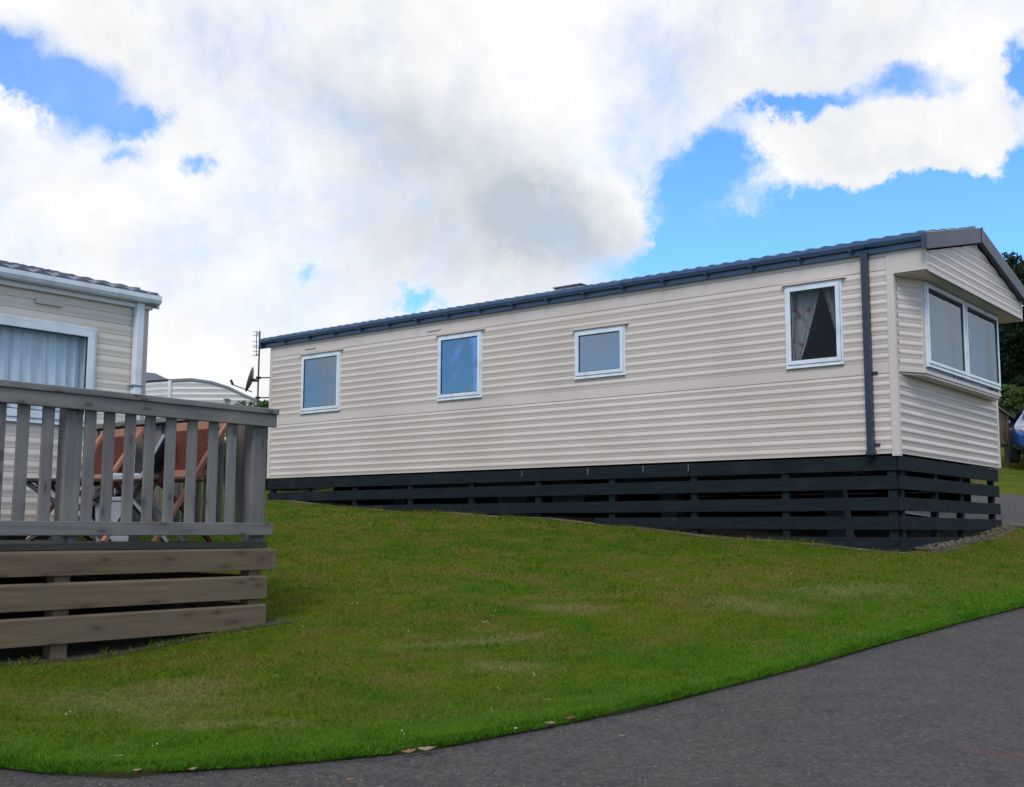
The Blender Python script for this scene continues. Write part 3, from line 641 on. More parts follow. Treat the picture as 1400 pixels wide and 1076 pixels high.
# roof: wavy metal tile sheet, two slopes
RS = (2.77-2.31)/(1.83+.10)
def roof(parent, x0, x1, y0, y1, ze, slope, m, per=.185, amp=.028, swap=None, row=.35):
    ys = np.arange(y0, y1+.001, per/10); xm = (x0+x1)/2; mb = MB()
    for side in (0, 1):
        us = [0.0]; L_ = (x1-x0)/2; k = 0
        while us[-1] < L_-1e-6: us += [min(us[-1]+row-.01, L_), min(us[-1]+row, L_)]
        P = []
        for i, u_ in enumerate(us):
            st = .016*((u_ % row)/row) if (i % 2 == 0) else 0.016
            st = .018-(.018 if i % 2 == 1 else 0) if i else 0.0
            rowp = []
            for y in ys:
                wv = abs(math.sin(math.pi*(y-y0)/per))**.8*amp; z_ = ze+slope*u_+wv+st
                x_ = x0+u_ if side == 0 else x1-u_
                rowp.append((x_, y, z_))
            P.append(rowp)
        if side == 0: P = P[::-1]
        mb.grid([[swap(q) if swap else q for q in r_] for r_ in P])
        P0 = [[(x0 if side == 0 else x1, y, ze-.012) for y in ys], [(x0 if side == 0 else x1, y, ze+abs(math.sin(math.pi*(y-y0)/per))**.8*amp) for y in ys]]
        mb.grid([[swap(q) if swap else q for q in r_] for r_ in P0])
    return mb.build('roof', m, parent)
rf = roof(car, -.13, W+.13, -.34, L+.16, 2.334, RS, 'tiles')
MB().box(1.62, 2.03, 5.36, 5.86, 2.72, 2.862).box(1.60, 2.05, 5.34, 5.88, 2.863, 2.885).build('roof_vent', 'vent_grey', rf, bevel=.01)
MB().tube([(1.83, -.36, 2.80), (1.83, L+.15, 2.80)], .045, 10).build('ridge_cap', 'tiles', rf)
# fascia, gutter with brackets
GYF = -.40
MB().box(-.058, -.017, GYF, L+.14, 2.215, 2.362).build('fascia', 'fascia', car, bevel=.004)
gt = MB()
for xs_ in (-1,):
    P = []
    for y in (GYF, L+.13):
        P.append([(-.058, y, 2.363), (-.062, y, 2.313), (-.075, y, 2.286), (-.10, y, 2.275), (-.125, y, 2.286), (-.138, y, 2.313), (-.14, y, 2.350), (-.134, y, 2.350), (-.132, y, 2.315), (-.12, y, 2.291), (-.10, y, 2.282), (-.078, y, 2.292), (-.068, y, 2.315), (-.066, y, 2.363)])
    gt.grid(P)
gt.box(-.14, -.06, L+.13, L+.14, 2.278, 2.358)
go = gt.build('gutter', 'fascia', car)
y = .42
while y < L:
    b = MB(); b.box(-.142, -.06, y-.014, y+.014, 2.260, 2.275).prism([(-.058, y-.012, 2.218), (-.10, y-.012, 2.263), (-.058, y-.012, 2.263)], (0, .024, 0)); b.build('bracket', 'fascia', go); y += .61
MB().box(W+.016, W+.058, -.02, L+.14, 2.215, 2.362).build('fascia', 'fascia', car, bevel=.004)
# rear barge boards
for sx in (-1, 1):
    xe = -.13 if sx < 0 else W+.13
    MB().prism([(xe, L+.145, 2.18), (xe, L+.145, 2.335), (W/2, L+.145, 2.335+RS*1.96), (W/2, L+.145, 2.18+RS*1.96)], (0, .025, 0)).build('barge_board', 'barge', car)
gm = MB(); clad(gm, (0, L+.002), (1, 0), (0, 1), 0, W, profile(ZE, 2.74, [ZE+.1*k for k in range(1, 6)]), lim=lambda z: (min(1.82, (z-2.28)/RS if z > 2.28 else 0), max(1.84, W-((z-2.28)/RS if z > 2.28 else 0)))); gm.build('rear_gable', 'clad', car)
# front gable overhang
GY = -.36
gm = MB(); lo = 1.967
gprof = profile(lo, 2.70, [lo+.03]+[lo+.03+.095*k for k in range(1, 8)], .012)
clad(gm, (0, GY), (1, 0), (0, -1), 0, W, gprof, lim=lambda z: (min(1.82, max(0, (z-2.17)/RS)), max(1.84, W-max(0, (z-2.17)/RS)))); gm.build('gable_panel', 'clad', car)
MB().box(-.012, .02, GY-.018, .0665, lo-.0, 2.23).build('overhang_side', 'trim', car, bevel=.004)
MB().box(W-.02, W+.012, GY-.018, -.02, lo-.03, 2.20).build('overhang_side', 'trim', car, bevel=.004)
MB().box(.021, W-.021, GY-.02, -.001, lo-.012, lo-.001).box(.021, W-.021, GY-.024, GY-.001, lo-.012, lo+.028).build('soffit', 'trim', car, bevel=.002)
for sx in (-1, 1):
    xe = -.14 if sx < 0 else W+.14; b = MB()
    b.prism([(xe, GY-.08, 2.155), (xe, GY-.08, 2.335), (W/2, GY-.08, 2.335+RS*1.97), (W/2, GY-.08, 2.155+RS*1.97)], (0, .03, 0))
    b.prism([(xe, GY-.049, 2.158), (xe, GY-.049, 2.33), (W/2, GY-.049, 2.33+RS*1.97), (W/2, GY-.049, 2.158+RS*1.97)], (0, .030, 0))
    b.build('barge_board', 'barge', car, bevel=.003)
MB().box(W/2-.025, W/2+.025, GY-.087, GY-.0805, 2.62, 2.81).build('barge_joint', 'pipe', car)
# bay window box
BX0, BX1, BY, BZ0, BZ1 = .45, 3.21, -.165, .945, 1.954
bay = MB()
bp = profile(BZ0, BZ1, [BZ0+.012+.1*k for k in range(1, 10)])
def clad_pts(mb, a, b, prof):
    a = Vector((*a, 0)); b = Vector((*b, 0)); d = (b-a); ln_ = d.length; d.normalize(); nn = Vector((d.y, -d.x, 0)); clad(mb, (a.x, a.y), (d.x, d.y), (nn.x, nn.y), 0, ln_, prof)
clad_pts(bay, (.10, -.001), (BX0-.03, BY+.013), bp); bay.build('bay_side', 'clad', car)
bay = MB(); clad_pts(bay, (BX1+.03, BY+.013), (W-.10, -.001), bp); bay.build('bay_side', 'clad', car)
t_ = MB(); t_.box(BX0-.035, BX0+.025, BY-.004, BY+.05, BZ0, BZ1); t_.box(BX1-.02, BX1+.03, BY-.004, BY+.05, BZ0, BZ1)
t_.prism([(.09, -.001, BZ0-.045), (.09, -.001, BZ0-.001), (BX0-.03, BY-.012, BZ0-.001), (BX0-.03, BY-.012, BZ0-.045)], (.0, .012, 0))
t_.box(BX0-.03, BX1+.03, BY-.014, BY+.03, BZ0-.045, BZ0-.001)
t_.add([(.09, -.001, BZ0-.046), (BX0-.03, BY-.01, BZ0-.046), (BX1+.03, BY-.01, BZ0-.046), (W-.09, -.001, BZ0-.046)], [(0, 1, 2, 3)])
t_.build('bay_trim', 'trim', car, bevel=.002)
t_ = MB(); t_.prism([(.14, -.006, BZ0-.05), (BX0, BY, BZ0-.05), (BX1, BY, BZ0-.05), (W-.14, -.006, BZ0-.05)], (0, .0, -.02)); t_.build('bay_base', 'trim', car)
def bay_dr(O, u, nn, w_, h_, fo): drape([lambda v: (.01, .99)], 'net', 'curtain', -.14, .012, 30)(O, u, nn, w_, h_, fo)
for a, b in ((BX0+.03, 1.815), (1.84, BX1-.025)): window(car, (a, BY, BZ0+.045), (1, 0, 0), (0, -1, 0), b-a, BZ1-BZ0-.05, curtain=bay_dr, drip=False, fr=.05, gl='glass_bay')
MB().box(1.816, 1.839, BY-.03, BY+.03, BZ0+.045, BZ1-.002).build('mullion', 'upvc', car)
# downpipe
dp = MB(); dp.box(-.085, -.018, .245, .325, -.02, 2.245).box(-.095, -.014, .235, .335, -.0205, .03); dpo = dp.build('downpipe', 'pipe', car, bevel=.01)
for zc in (.89, .10): MB().box(-.030, -.012, .195, .2445, zc-.012, zc+.012).build('pipe_clip', 'pipe', dpo)
# chassis
t_ = MB(); t_.box(.95, 1.05, .9, 8.7, -.19, -.001).box(2.6, 2.7, .9, 9.5, -.19, -.001)
for y in np.arange(1.2, 8.6, .9): t_.box(1.051, 2.599, y, y+.05, -.12, -.002)
t_.box(.02, W-.02, .02, L-.02, 0, .018); t_.build('chassis', 'dark_metal', car)
for y in (4.9, 5.9):
    for x in (.75, 2.9):
        wh = MB(); wh.tube([(x-.09, y, -.30), (x+.09, y, -.30)], .3, 20); wo = wh.build('wheel', 'gasket', car)
for x in (1.0, 2.65):
    for y in (1.1, 3.4, 8.4): MB().prism([(x-.12, y-.12, h1(x, y)), (x+.12, y-.12, h1(x, y)), (x+.05, y-.05, -.195), (x-.05, y-.05, -.195)], (0, .24, 0)).build('support_stand', 'dark_metal', car)
# black skirting boards, posts (parts of the caravan)
rows = [(-.182, -.025), (-.385, -.238), (-.615, -.472), (-.82, -.678), (-1.075, -.903)]
ends = [(L, [2.6, 6.2]), (L, [4.1, 8.0]), (8.9, [3.3, 6.8]), (4.0, [2.0]), (1.85, [])]
for k, ((z0, z1), (ye, js)) in enumerate(zip(rows, ends)):
    cuts = [0.034]+js+[ye]
    for a, b in zip(cuts[:-1], cuts[1:]):
        MB().box(.008, .030, a+.002, b-.002, z0-(.1 if k == 4 else 0), z1).build('skirt_board', 'black_timber', car, bevel=.004)
for k, (z0, z1) in enumerate(rows):
    xe = (3.60, 3.62, 3.64, 3.66, 2.70)[k]
    MB().box(.006, xe, .008, .030, z0-(.12 if k == 4 else 0), z1).build('skirt_board', 'black_timber', car, bevel=.004)
for y in (.06, 1.3, 2.5, 3.7, 4.9, 6.1, 7.3, 8.5, 9.6, L-.12):
    MB().box(.031, .10, y, y+.09, h1(.06, y)-.05, -.02).build('skirt_post', 'black_timber', car, bevel=.004)
for x in (.12, 1.20, 2.12, 3.40):
    MB().box(x, x+.09, .031, .10, h1(x, .06)-.05, -.02).build('skirt_post', 'black_timber', car, bevel=.004)
for (a, b, z0, z1) in ((.38, 5.6, -.30, .0), (.38, 5.6, -.55, -.302), (5.602, L, -.30, -.02), (2.7, 5.6, -.83, -.552), (5.602, L, -.6, -.302), (.05, 2.698, -.95, -.745), (1.55, 2.698, -.744, -.551), (2.7, 5.6, -1.0, -.832)):
    MB().box(W-.04, W-.018, a, b, z0, z1).build('skirt_board', 'black_timber', car)
for z0, z1 in ((-.2, -.02), (-.42, -.202)): MB().box(1.45, W-.05, L-.03, L-.01, z0, z1).build('skirt_board', 'black_timber', car)
for y in (2.6, 3.25, 4.1, 5.2): MB().box(.004, .0075, y-.004, y+.004, -.115, -.03).build('batten_joint', 'concrete', car)

# ------------------------------------------------------------------ left caravan
LX, LY, LZ0, LZ1 = -6.235, 4.64, -.88, 1.26
lc = empty('static_caravan', (-11, 6.3, -1.2), 'cream ribbed caravan with white gutter and net curtained window behind the timber deck', 'caravan')
g2 = [LZ0+.1*k for k in range(1, 9)]+[.485-.37*0]+[.60, .70, .80, .90, 1.0, 1.1]
g2 = [-.78, -.68, -.58, -.48, -.38, -.28, -.18, -.08, .02, .12, .22, .32, .405, .475, .59, .69, .79, .89, .99, 1.08, 1.17]
pr2 = profile(LZ0, LZ1, g2, .0065)
wL = (-8.9, -6.735, .045, .912)
wm = MB(); clad(wm, (0, LY), (1, 0), (0, -1), -16, LX-.045, pr2, [(wL[0]+.01, wL[1]-.01, wL[2]+.01, wL[3]-.01), (-12.6, -11.8, LZ0, .95)]); wm.build('side_wall', 'clad_cream', lc)
wm = MB(); clad(wm, (LX, 0), (0, 1), (1, 0), LY+.04, LY+3.62, pr2); wm.build('end_wall', 'clad_cream', lc)
wm = MB(); clad(wm, (0, LY+3.66), (1, 0), (0, 1), -16, LX, pr2); wm.build('far_wall', 'clad_cream', lc)
t_ = MB(); t_.box(LX-.045, LX+.014, LY-.016, LY, LZ0, LZ1).box(LX, LX+.014, LY+.0005, LY+.045, LZ0, LZ1); t_.build('corner_trim', 'trim', lc, bevel=.003)
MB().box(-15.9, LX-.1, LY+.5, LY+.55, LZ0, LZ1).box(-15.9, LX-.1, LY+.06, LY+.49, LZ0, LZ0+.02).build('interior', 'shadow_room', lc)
def lw_dr(O, u, nn, w_, h_, fo):
    drape([lambda v: (.0, .505), lambda v: (.49, .795+.02*v), lambda v: (.785+.02*v, 1.01)], 'net', 'curtain', -.10, .020, 60)(O, u, nn, w_, h_, fo)
window(lc, (wL[0], LY, wL[2]), (1, 0, 0), (0, -1, 0), wL[1]-wL[0], wL[3]-wL[2], fr=.085, curtain=lw_dr, gl='glass_clear', drip=False)
MB().box(-12.59, -11.81, LY-.03, LY+.01, LZ0+.01, .94).build('door', 'upvc', lc, bevel=.01)
MB().box(-16, LX+.03, LY-.05, LY-.016, 1.155, 1.285).build('fascia', 'upvc', lc, bevel=.004)
gt = MB(); P = []
for x in (-16, LX+.05):
    P.append([(x, LY-.05, 1.275), (x, LY-.055, 1.225), (x, LY-.075, 1.20), (x, LY-.105, 1.195), (x, LY-.135, 1.205), (x, LY-.15, 1.235), (x, LY-.15, 1.275), (x, LY-.144, 1.275), (x, LY-.143, 1.237), (x, LY-.13, 1.212), (x, LY-.105, 1.202), (x, LY-.07, 1.21), (x, LY-.062, 1.235), (x, LY-.058, 1.275)])
gt.grid(P); gt.prism([(LX+.05, LY-.05, 1.275), (LX+.05, LY-.055, 1.225), (LX+.05, LY-.075, 1.2), (LX+.05, LY-.105, 1.195), (LX+.05, LY-.135, 1.205), (LX+.05, LY-.15, 1.235), (LX+.05, LY-.15, 1.275)], (.008, 0, 0)); gt.build('gutter', 'upvc', lc)
dp = MB(); dp.box(-6.385, -6.305, LY-.085, LY-.018, LZ0, 1.2); dpo = dp.build('downpipe', 'upvc', lc, bevel=.012); MB().box(-6.405, -6.30, LY-.09, LY-.015, .43, .445).build('pipe_clip', 'vent_grey', dpo)
MB().box(-7.31, -7.07, LY-.035, LY-.008, 1.05, 1.10).build('eave_vent', 'trim', lc, bevel=.004)
roof(lc, LY-.12, LY+3.78, -16.1, LX+.04, 1.285, .250, 'tiles', swap=lambda q: (q[1], q[0], q[2]), amp=.022, row=.30)
MB().prism([(LX+.045, LY-.1, 1.16), (LX+.045, LY-.1, 1.30), (LX+.045, LY+1.83, 1.30+.262*1.95), (LX+.045, LY+3.76, 1.30), (LX+.045, LY+3.76, 1.16), (LX+.045, LY+1.83, 1.16+.262*1.95)], (.02, 0, 0)).build('barge_board', 'upvc', lc)
gm = MB(); clad(gm, (LX, 0), (0, 1), (1, 0), LY, LY+3.66, profile(LZ1, 1.74, [LZ1+.1*k for k in range(1, 5)]), lim=lambda z: (LY+min(1.82, (z-LZ1)/.262), LY+max(1.84, 3.66-(z-LZ1)/.262))); gm.build('end_gable', 'clad_cream', lc)
for x in (-7, -9.5, -12, -14.5):
    for y in (LY+.6, LY+3): MB().box(x-.2, x+.2, y-.2, y+.2, h1(x, y)-.1, LZ0-.002).build('support_block', 'concrete', lc)

# ------------------------------------------------------------------ timber deck
DX, DY, DZ = -6.70, 2.221, -.935
dk = empty('timber_deck', (-8.6, 3.4, -1.6), 'weathered timber deck with slatted balustrade and plank skirting beside the lawn', 'deck')
X0 = -10.6
y = DY+.02; 
while y < LY-.14:
    MB().box(X0, DX-.02, y, y+.118, DZ-.028, DZ).build('deck_board', 'old_wood_x', dk, bevel=.003); y += .124
MB().box(X0, DX+.0, DY+.003, DY+.019, DZ-.040, DZ+.002).build('edge_trim', 'old_wood_x', dk, bevel=.003)
for (z0, z1, xe) in ((-1.131, -.978, DX+.012), (-1.337, -1.172, DX-.012), (-1.546, -1.376, DX-.015)):
    b = MB(); x0_ = X0
    b.prism([(X0, DY-.022, z0), (X0, DY-.022, z1-.014), (X0, DY-.010, z1), (X0, DY, z1), (X0, DY, z0)], (xe-X0, 0, 0)); b.build('skirt_board', 'brown_wood_x', dk, bevel=.003)
    MB().box(DX-.035, DX-.013, DY+.002, LY-.1, z0+.004, z1).build('skirt_board', 'brown_wood_y', dk, bevel=.003)
MB().box(DX-.012, DX+.07, DY-.018, DY+.10, -1.131, -.985).build('end_block', 'brown_wood_y', dk, bevel=.003)
for x in (X0+.1, -8.34, -6.86):
    for yy in (DY+.004,):
        MB().box(x, x+.105, yy+.0, yy+.10, h1(x, yy)-.1, DZ-.042).build('support_post', 'brown_wood_z', dk, bevel=.003)
for x in (-10, -9, -7.6, -7): MB().box(x, x+.05, DY+.25, LY-.2, DZ-.16, DZ-.030).build('joist', 'old_wood_y', dk)
# balustrade
RT = .045
for x, pw in ((-9.9, .13), (-8.298, .115), (-6.835, .125)):
    MB().box(x, x+pw, DY+.035, DY+.13, DZ, RT-.052).build('post', 'grey_wood_z', dk, bevel=.004)
def hrail(x0, x1): 
    MB().box(x0, x1, DY-.035, DY+.105, RT-.042, RT).build('handrail', 'grey_wood_x', dk, bevel=.006)
    MB().box(x0, x1-.01, DY-.020, DY+.02, RT-.135, RT-.0425).build('top_rail', 'grey_wood_x', dk, bevel=.005)
    MB().box(x0, x1-.02, DY-.022, DY+.02, -.885, -.795).build('bottom_rail', 'grey_wood_x', dk, bevel=.006)
hrail(X0, DX+.045)
for xc in [-8.27-.155*k for k in range(-0, 15)][1:]+[-8.135, -8.005, -7.85, -7.70, -7.54, -7.367, -7.19, -7.03]:
    if abs(xc+9.825) < .08: continue
    j = random.uniform(-.004, .004)
    MB().box(xc-.038+j, xc+.038+j, DY+.021, DY+.041, -.872, RT-.0525).build('baluster', 'grey_wood_z', dk, bevel=.003)
# end railing along y
ex = DX-.09
MB().box(ex-.05, ex+.09, DY+.1055, LY-.12, RT-.042, RT).build('handrail', 'grey_wood_y', dk, bevel=.006)
MB().box(ex+.03, ex+.065, DY+.14, LY-.14, RT-.135, RT-.0425).build('top_rail', 'grey_wood_y', dk, bevel=.005)
MB().box(ex+.03, ex+.065, DY+.14, LY-.14, -.885, -.795).build('bottom_rail', 'grey_wood_y', dk, bevel=.005)
yy = DY+.25
while yy < LY-.25:
    MB().box(ex+.008, ex+.029, yy-.045, yy+.045, -.872, RT-.0525).build('baluster', 'grey_wood_z', dk, bevel=.003); yy += .135
MB().box(ex-.03, ex+.029, LY-.24, LY-.14, DZ, RT-.0425).build('post', 'grey_wood_z', dk, bevel=.004)

# ------------------------------------------------------------------ deck furniture
def garden_chair(lab, grp):
    """folding slatted chair at the origin facing -X, width along Y"""
    r = empty('garden_chair', (0, 0, 0), lab, 'chair', grp); kids = []
    w2 = .31; tl = .36  # lean of the back
    def bp(v): return (.17+tl*v*.48, .50+.37*v)      # x,z up the back
    x0_, z0_ = bp(0); x1_, z1_ = bp(1)
    b = MB()
    for i in range(19):
        yy = -w2+.03+i*(2*w2-.06)/18; b.bar((x0_+.01, yy, z0_+.02), (x1_, yy, z1_-.02), .019, .012, (1, 0, 0))
    kids.append(b.build('back_slats', 'red_wood_z', r))
    kids.append(MB().bar((x1_, -w2-.02, z1_), (x1_, w2+.02, z1_), .03, .065).build('back_rail', 'pale_edge', r, bevel=.004)); kids.append(MB().bar((x0_, -w2, z0_), (x0_, w2, z0_), .03, .05).build('back_rail', 'pale_edge', r, bevel=.004))
    for s_ in (-1, 1): kids.append(MB().bar((-.24, s_*w2, .0), (x1_, s_*w2, z1_), .03, .045, (0, 1, 0)).build('leg', 'pale_edge', r, bevel=.004))
    for s_ in (-1, 1): kids.append(MB().bar((.26, s_*(w2-.035), .0), (-.20, s_*(w2-.035), .43), .026, .04, (0, 1, 0)).build('leg', 'red_wood_z', r, bevel=.004))
    b = MB()
    for i in range(8): b.box(-.22+i*.052, -.18+i*.052, -w2+.03, w2-.03, .435, .45)
    kids.append(b.build('seat', 'red_wood_y', r))
    KIDS[r.name] = kids
    return r
KIDS = {}
ch = garden_chair('reddish slatted garden chair nearest the corner post of the deck', 'folding garden chairs on the deck')
def place(o, px, py, dep, rot):
    p = at(px, py, dep); o.location = (p[0], p[1], DZ); o.rotation_euler = (0, 0, rot)
def put(o, x, y, rot): o.location = (x, y, DZ); o.rotation_euler = (0, 0, math.radians(rot))
put(ch, -7.27, 2.76, 1)
c3 = copy_tree(ch); c3['label'] = 'reddish slatted garden chair farther left, in front of the white downpipe'; put(c3, -7.27, 3.86, -3)
tb = at(112, 666, 8.75)
tbl = empty('low_table', (tb[0], tb[1], DZ), 'low wooden table with dark crossed legs on the deck below the curtained window', 'table')
tax = Vector((RH[0], RH[1], 0)); tay = Vector((FH[0], FH[1], 0)); T = Vector((tb[0], tb[1], DZ))
b = MB()
for i in range(6): b.bar(T+tax*-.42+tay*(-.2+i*.08)+Vector((0, 0, .46)), T+tax*.42+tay*(-.2+i*.08)+Vector((0, 0, .46)), .07, .022)
b.build('tabletop', 'old_wood_x', tbl)
for s_ in (-.2, .2):
    for k in (-1, 1): MB().bar(T+tax*(-.36*k)+tay*(s_+.02*k)+Vector((0, 0, .445)), T+tax*(.30*k)+tay*(s_+.02*k), .03, .05, (tay.x, tay.y, 0)).build('leg', 'dark_metal', tbl, bevel=.003)
bx_ = at(163, 690, 8.7); T = Vector((bx_[0], bx_[1], DZ))
bo = empty('storage_box', T, 'pale grey lidded storage box between the garden chairs on the deck', 'box')
b = MB(); P = []
for z_, k in ((0, .86), (.02, .88), (.22, .95), (.30, 1.0)): P.append([tuple(T+tax*(a*.14*k)+tay*(c*.14*k)+Vector((0, 0, z_))) for a, c in ((-1, -1), (1, -1), (1, 1), (-1, 1), (-1, -1))])
b.grid(P); b.build('body', 'pale_plastic', bo)
b = MB(); b.add([tuple(T+tax*a*.15+tay*c*.15+Vector((0, 0, z_))) for z_ in (.301, .335) for a, c in ((-1, -1), (1, -1), (1, 1), (-1, 1))], [(3, 2, 1, 0), (4, 5, 6, 7), (0, 1, 5, 4), (1, 2, 6, 5), (2, 3, 7, 6), (3, 0, 4, 7)]); b.build('lid', 'pale_plastic', bo, bevel=.008)
# white folding chair with a navy cushion between the wooden chairs
bx_ = at(203, 680, 8.45); T = Vector((bx_[0], bx_[1], DZ)); wc = empty('folding_chair', T, 'pale framed folding chair with navy fabric between the reddish garden chairs', 'chair')
b = MB()
for s_ in (-.2, .2):
    b.bar(T+tax*-.24+tay*s_, T+tax*.16+tay*s_+Vector((0, 0, .78)), .022, .022); b.bar(T+tax*.22+tay*s_, T+tax*-.2+tay*s_+Vector((0, 0, .47)), .022, .022)
b.build('frame', 'pale_plastic', wc)
P = [[tuple(T+tax*(-.02+.16*v)+tay*(-.2+.4*j/8)+Vector((0, 0, .48+.28*v-.0*j))+tax*.02*math.sin(j/8*math.pi)) for j in range(9)] for v in (0, .33, .66, 1)]
MB().grid(P).build('backrest', 'navy', wc, smooth=True)
b = MB(); b.add([tuple(T+tax*a+tay*c+Vector((0, 0, z_))) for z_ in (.42, .50) for a, c in ((-.22, -.2), (.08, -.2), (.08, .2), (-.22, .2))], [(3, 2, 1, 0), (4, 5, 6, 7), (0, 1, 5, 4), (1, 2, 6, 5), (2, 3, 7, 6), (3, 0, 4, 7)]); b.build('seat', 'pale_plastic', wc, bevel=.015)

# ------------------------------------------------------------------ aerial and dish
AX, AY = -.10, L+.20
ap = empty('tv_aerial', (AX, AY, h1(AX, AY)), 'thin tv aerial pole with yagi elements at the far end of the beige caravan', 'aerial')
MB().tube([(AX, AY, 1.28), (AX, AY, 2.50)], .014, 8).build('pole', 'dark_metal', ap)
u_ = Vector((RH[0], RH[1], 0)); b = MB(); c0 = Vector((AX, AY, 0))
b.tube([c0+u_*-.05+Vector((0, 0, 2.08)), c0+u_*-.05+Vector((0, 0, 2.5))], .007, 6)
for z_ in (2.08, 2.15, 2.22, 2.25, 2.32, 2.42, 2.48):
    v_ = Vector((FH[0], FH[1], 0))*.5+u_*.6; v_.normalize(); b.tube([c0+u_*-.05+Vector((0, 0, z_))-v_*.07, c0+u_*-.05+Vector((0, 0, z_))+v_*.07], .005, 5)
for z_ in (2.10, 2.45): b.tube([c0+Vector((0, 0, z_)), c0+u_*-.055+Vector((0, 0, z_))], .008, 6)
b.build('yagi', 'dark_metal', ap)
b = MB()
for z_ in (1.36, 1.70): b.tube([(AX, AY, z_), (AX+.12, AY-.20, z_)], .012, 6); b.box(AX-.03, AX+.03, AY-.03, AY+.03, z_-.02, z_+.02)
b.build('wall_bracket', 'dark_metal', ap)
dh = empty('satellite_dish', (AX, AY, 1.5), 'small dark satellite dish facing left on the aerial pole', 'satellite dish')
dc = Vector((AX, AY, 1.66))+u_*-.10; ax_ = (-u_*.93+Vector((FH[0], FH[1], 0))*-.12+Vector((0, 0, .25))).normalized(); e1 = ax_.cross(Vector((0, 0, 1))).normalized(); e2 = e1.cross(ax_)
P = [[tuple(dc+e1*(.20*k/6*math.cos(a_/24*2*math.pi))+e2*(.22*k/6*math.sin(a_/24*2*math.pi))+ax_*(.055*(k/6)**2)) for a_ in range(25)] for k in range(7)]
o = MB().grid(P).build('reflector', 'grey_metal', dh, smooth=True); o.modifiers.new('solid', 'SOLIDIFY').thickness = .006
b = MB(); b.tube([dc-e2*-.0+Vector((0, 0, -.2)), dc+ax_*.36+Vector((0, 0, -.17))], .010, 6); b.tube([dc+ax_*.33+Vector((0, 0, -.17)), dc+ax_*.37+Vector((0, 0, -.10))], .022, 8); b.build('receiver_arm', 'dark_metal', dh)
b = MB(); b.tube([dc, dc+u_*.10], .03, 8); b.build('mount', 'dark_metal', dh)

# ------------------------------------------------------------------ far caravans behind, left
bc = at(233, 560, 24); e_ = 24.
bcar = empty('static_caravan', (bc[0], bc[1], h1(bc[0], bc[1])), 'pale old caravan with a rounded roofline seen beyond the deck rail', 'caravan')
top = [(233, 520.5), (262, 519), (290, 523), (315, 531), (335, 541), (355, 549), (372, 556)]
zt = [at(px, py, e_) for px, py in top]; org = zt[0].copy(); uB = Vector((RH[0], RH[1], 0)); fB = Vector((FH[0], FH[1], 0)); ss = [float((p-org)@RH) for p in zt]; zz = [float(p[2]) for p in zt]
zb = 1.0; gp = profile(zb, max(zz)-.015, [zb+.12*k for k in range(1, 14)], .014)
def limb(z):
    ok = [s for s in np.linspace(0, ss[-1], 200) if np.interp(s, ss, zz) >= z]
    return (min(ok), max(ok)) if ok else (.5, .5)
gm = MB(); clad(gm, (org[0], org[1]), (uB.x, uB.y), (-fB.x, -fB.y), 0, ss[-1], gp, lim=limb); gm.build('end_wall', 'clad_white', bcar)
P = []
for s, z_ in zip(ss, zz): P.append([tuple(Vector(org)*1 + uB*s-fB*.04+Vector((0, 0, z_-org[2]+.03))), tuple(Vector(org)+uB*s+fB*3.2+Vector((0, 0, z_-org[2]+.03)))])
P2 = [[tuple(Vector(q)-Vector((0, 0, .05))) for q in row] for row in P]
r_ = MB().grid(P); r_.grid([[a[0], b_[0]] for a, b_ in zip(P, P2)]); r_.build('roof', 'vent_grey', bcar, smooth=False)
gm = MB(); dl = (-uB*.9+fB*.45).normalized(); nl = Vector((-dl.y, dl.x, 0)); nl = nl if nl.dot(fB) < 0 else -nl
clad(gm, (org[0], org[1]), (dl.x, dl.y), (nl.x, nl.y), 0, 4., profile(zb, zz[0], [zb+.12*k for k in range(1, 14)], .014)); gm.build('side_wall', 'clad_white', bcar)
MB().tube([Vector((org[0], org[1], zb))-fB*.02, Vector((org[0], org[1], zz[0]))-fB*.02], .045, 8).build('corner_trim', 'upvc', bcar)
P = [[tuple(Vector((org[0], org[1], zz[0]+.03))+dl*s+nl*.05+Vector((0, 0, .0))) for s in (0, 4)], [tuple(Vector((org[0], org[1], zz[0]+.04))+dl*s-nl*.5) for s in (0, 4)]]
MB().grid(P).build('side_roof', 'vent_grey', bcar)
g_ = at(310, 546, 23.95); MB().box(g_[0]-.05, g_[0]+.05, g_[1]-.05, g_[1]+.05, g_[2]-.012, g_[2]+.012).build('wall_vent', 'vent_grey', bcar)
# low further roof
q0, q1 = at(196, 513, 33), at(226, 517, 33)
fc = empty('static_caravan', (q0[0], q0[1], 1.8), 'farthest caravan, only its low grey roof showing beside the cream caravan', 'caravan')
b = MB(); A_ = Vector(q0); B_ = Vector(q1)
b.prism([A_-uB*2-Vector((0, 0, .5)), A_-uB*2+Vector((0, 0, .12)), A_+Vector((0, 0, .1)), A_+uB*.35+Vector((0, 0, .06)), B_-Vector((0, 0, .02)), B_-Vector((0, 0, .5))], fB*3); b.build('roof', 'vent_grey', fc)
b = MB(); b.prism([A_-uB*1.9-Vector((0, 0, 2.2)), A_-uB*1.9-Vector((0, 0, .501)), B_-uB*.1-Vector((0, 0, .501)), B_-uB*.1-Vector((0, 0, 2.2))], fB*2.8); b.build('wall', 'clad_white', fc)

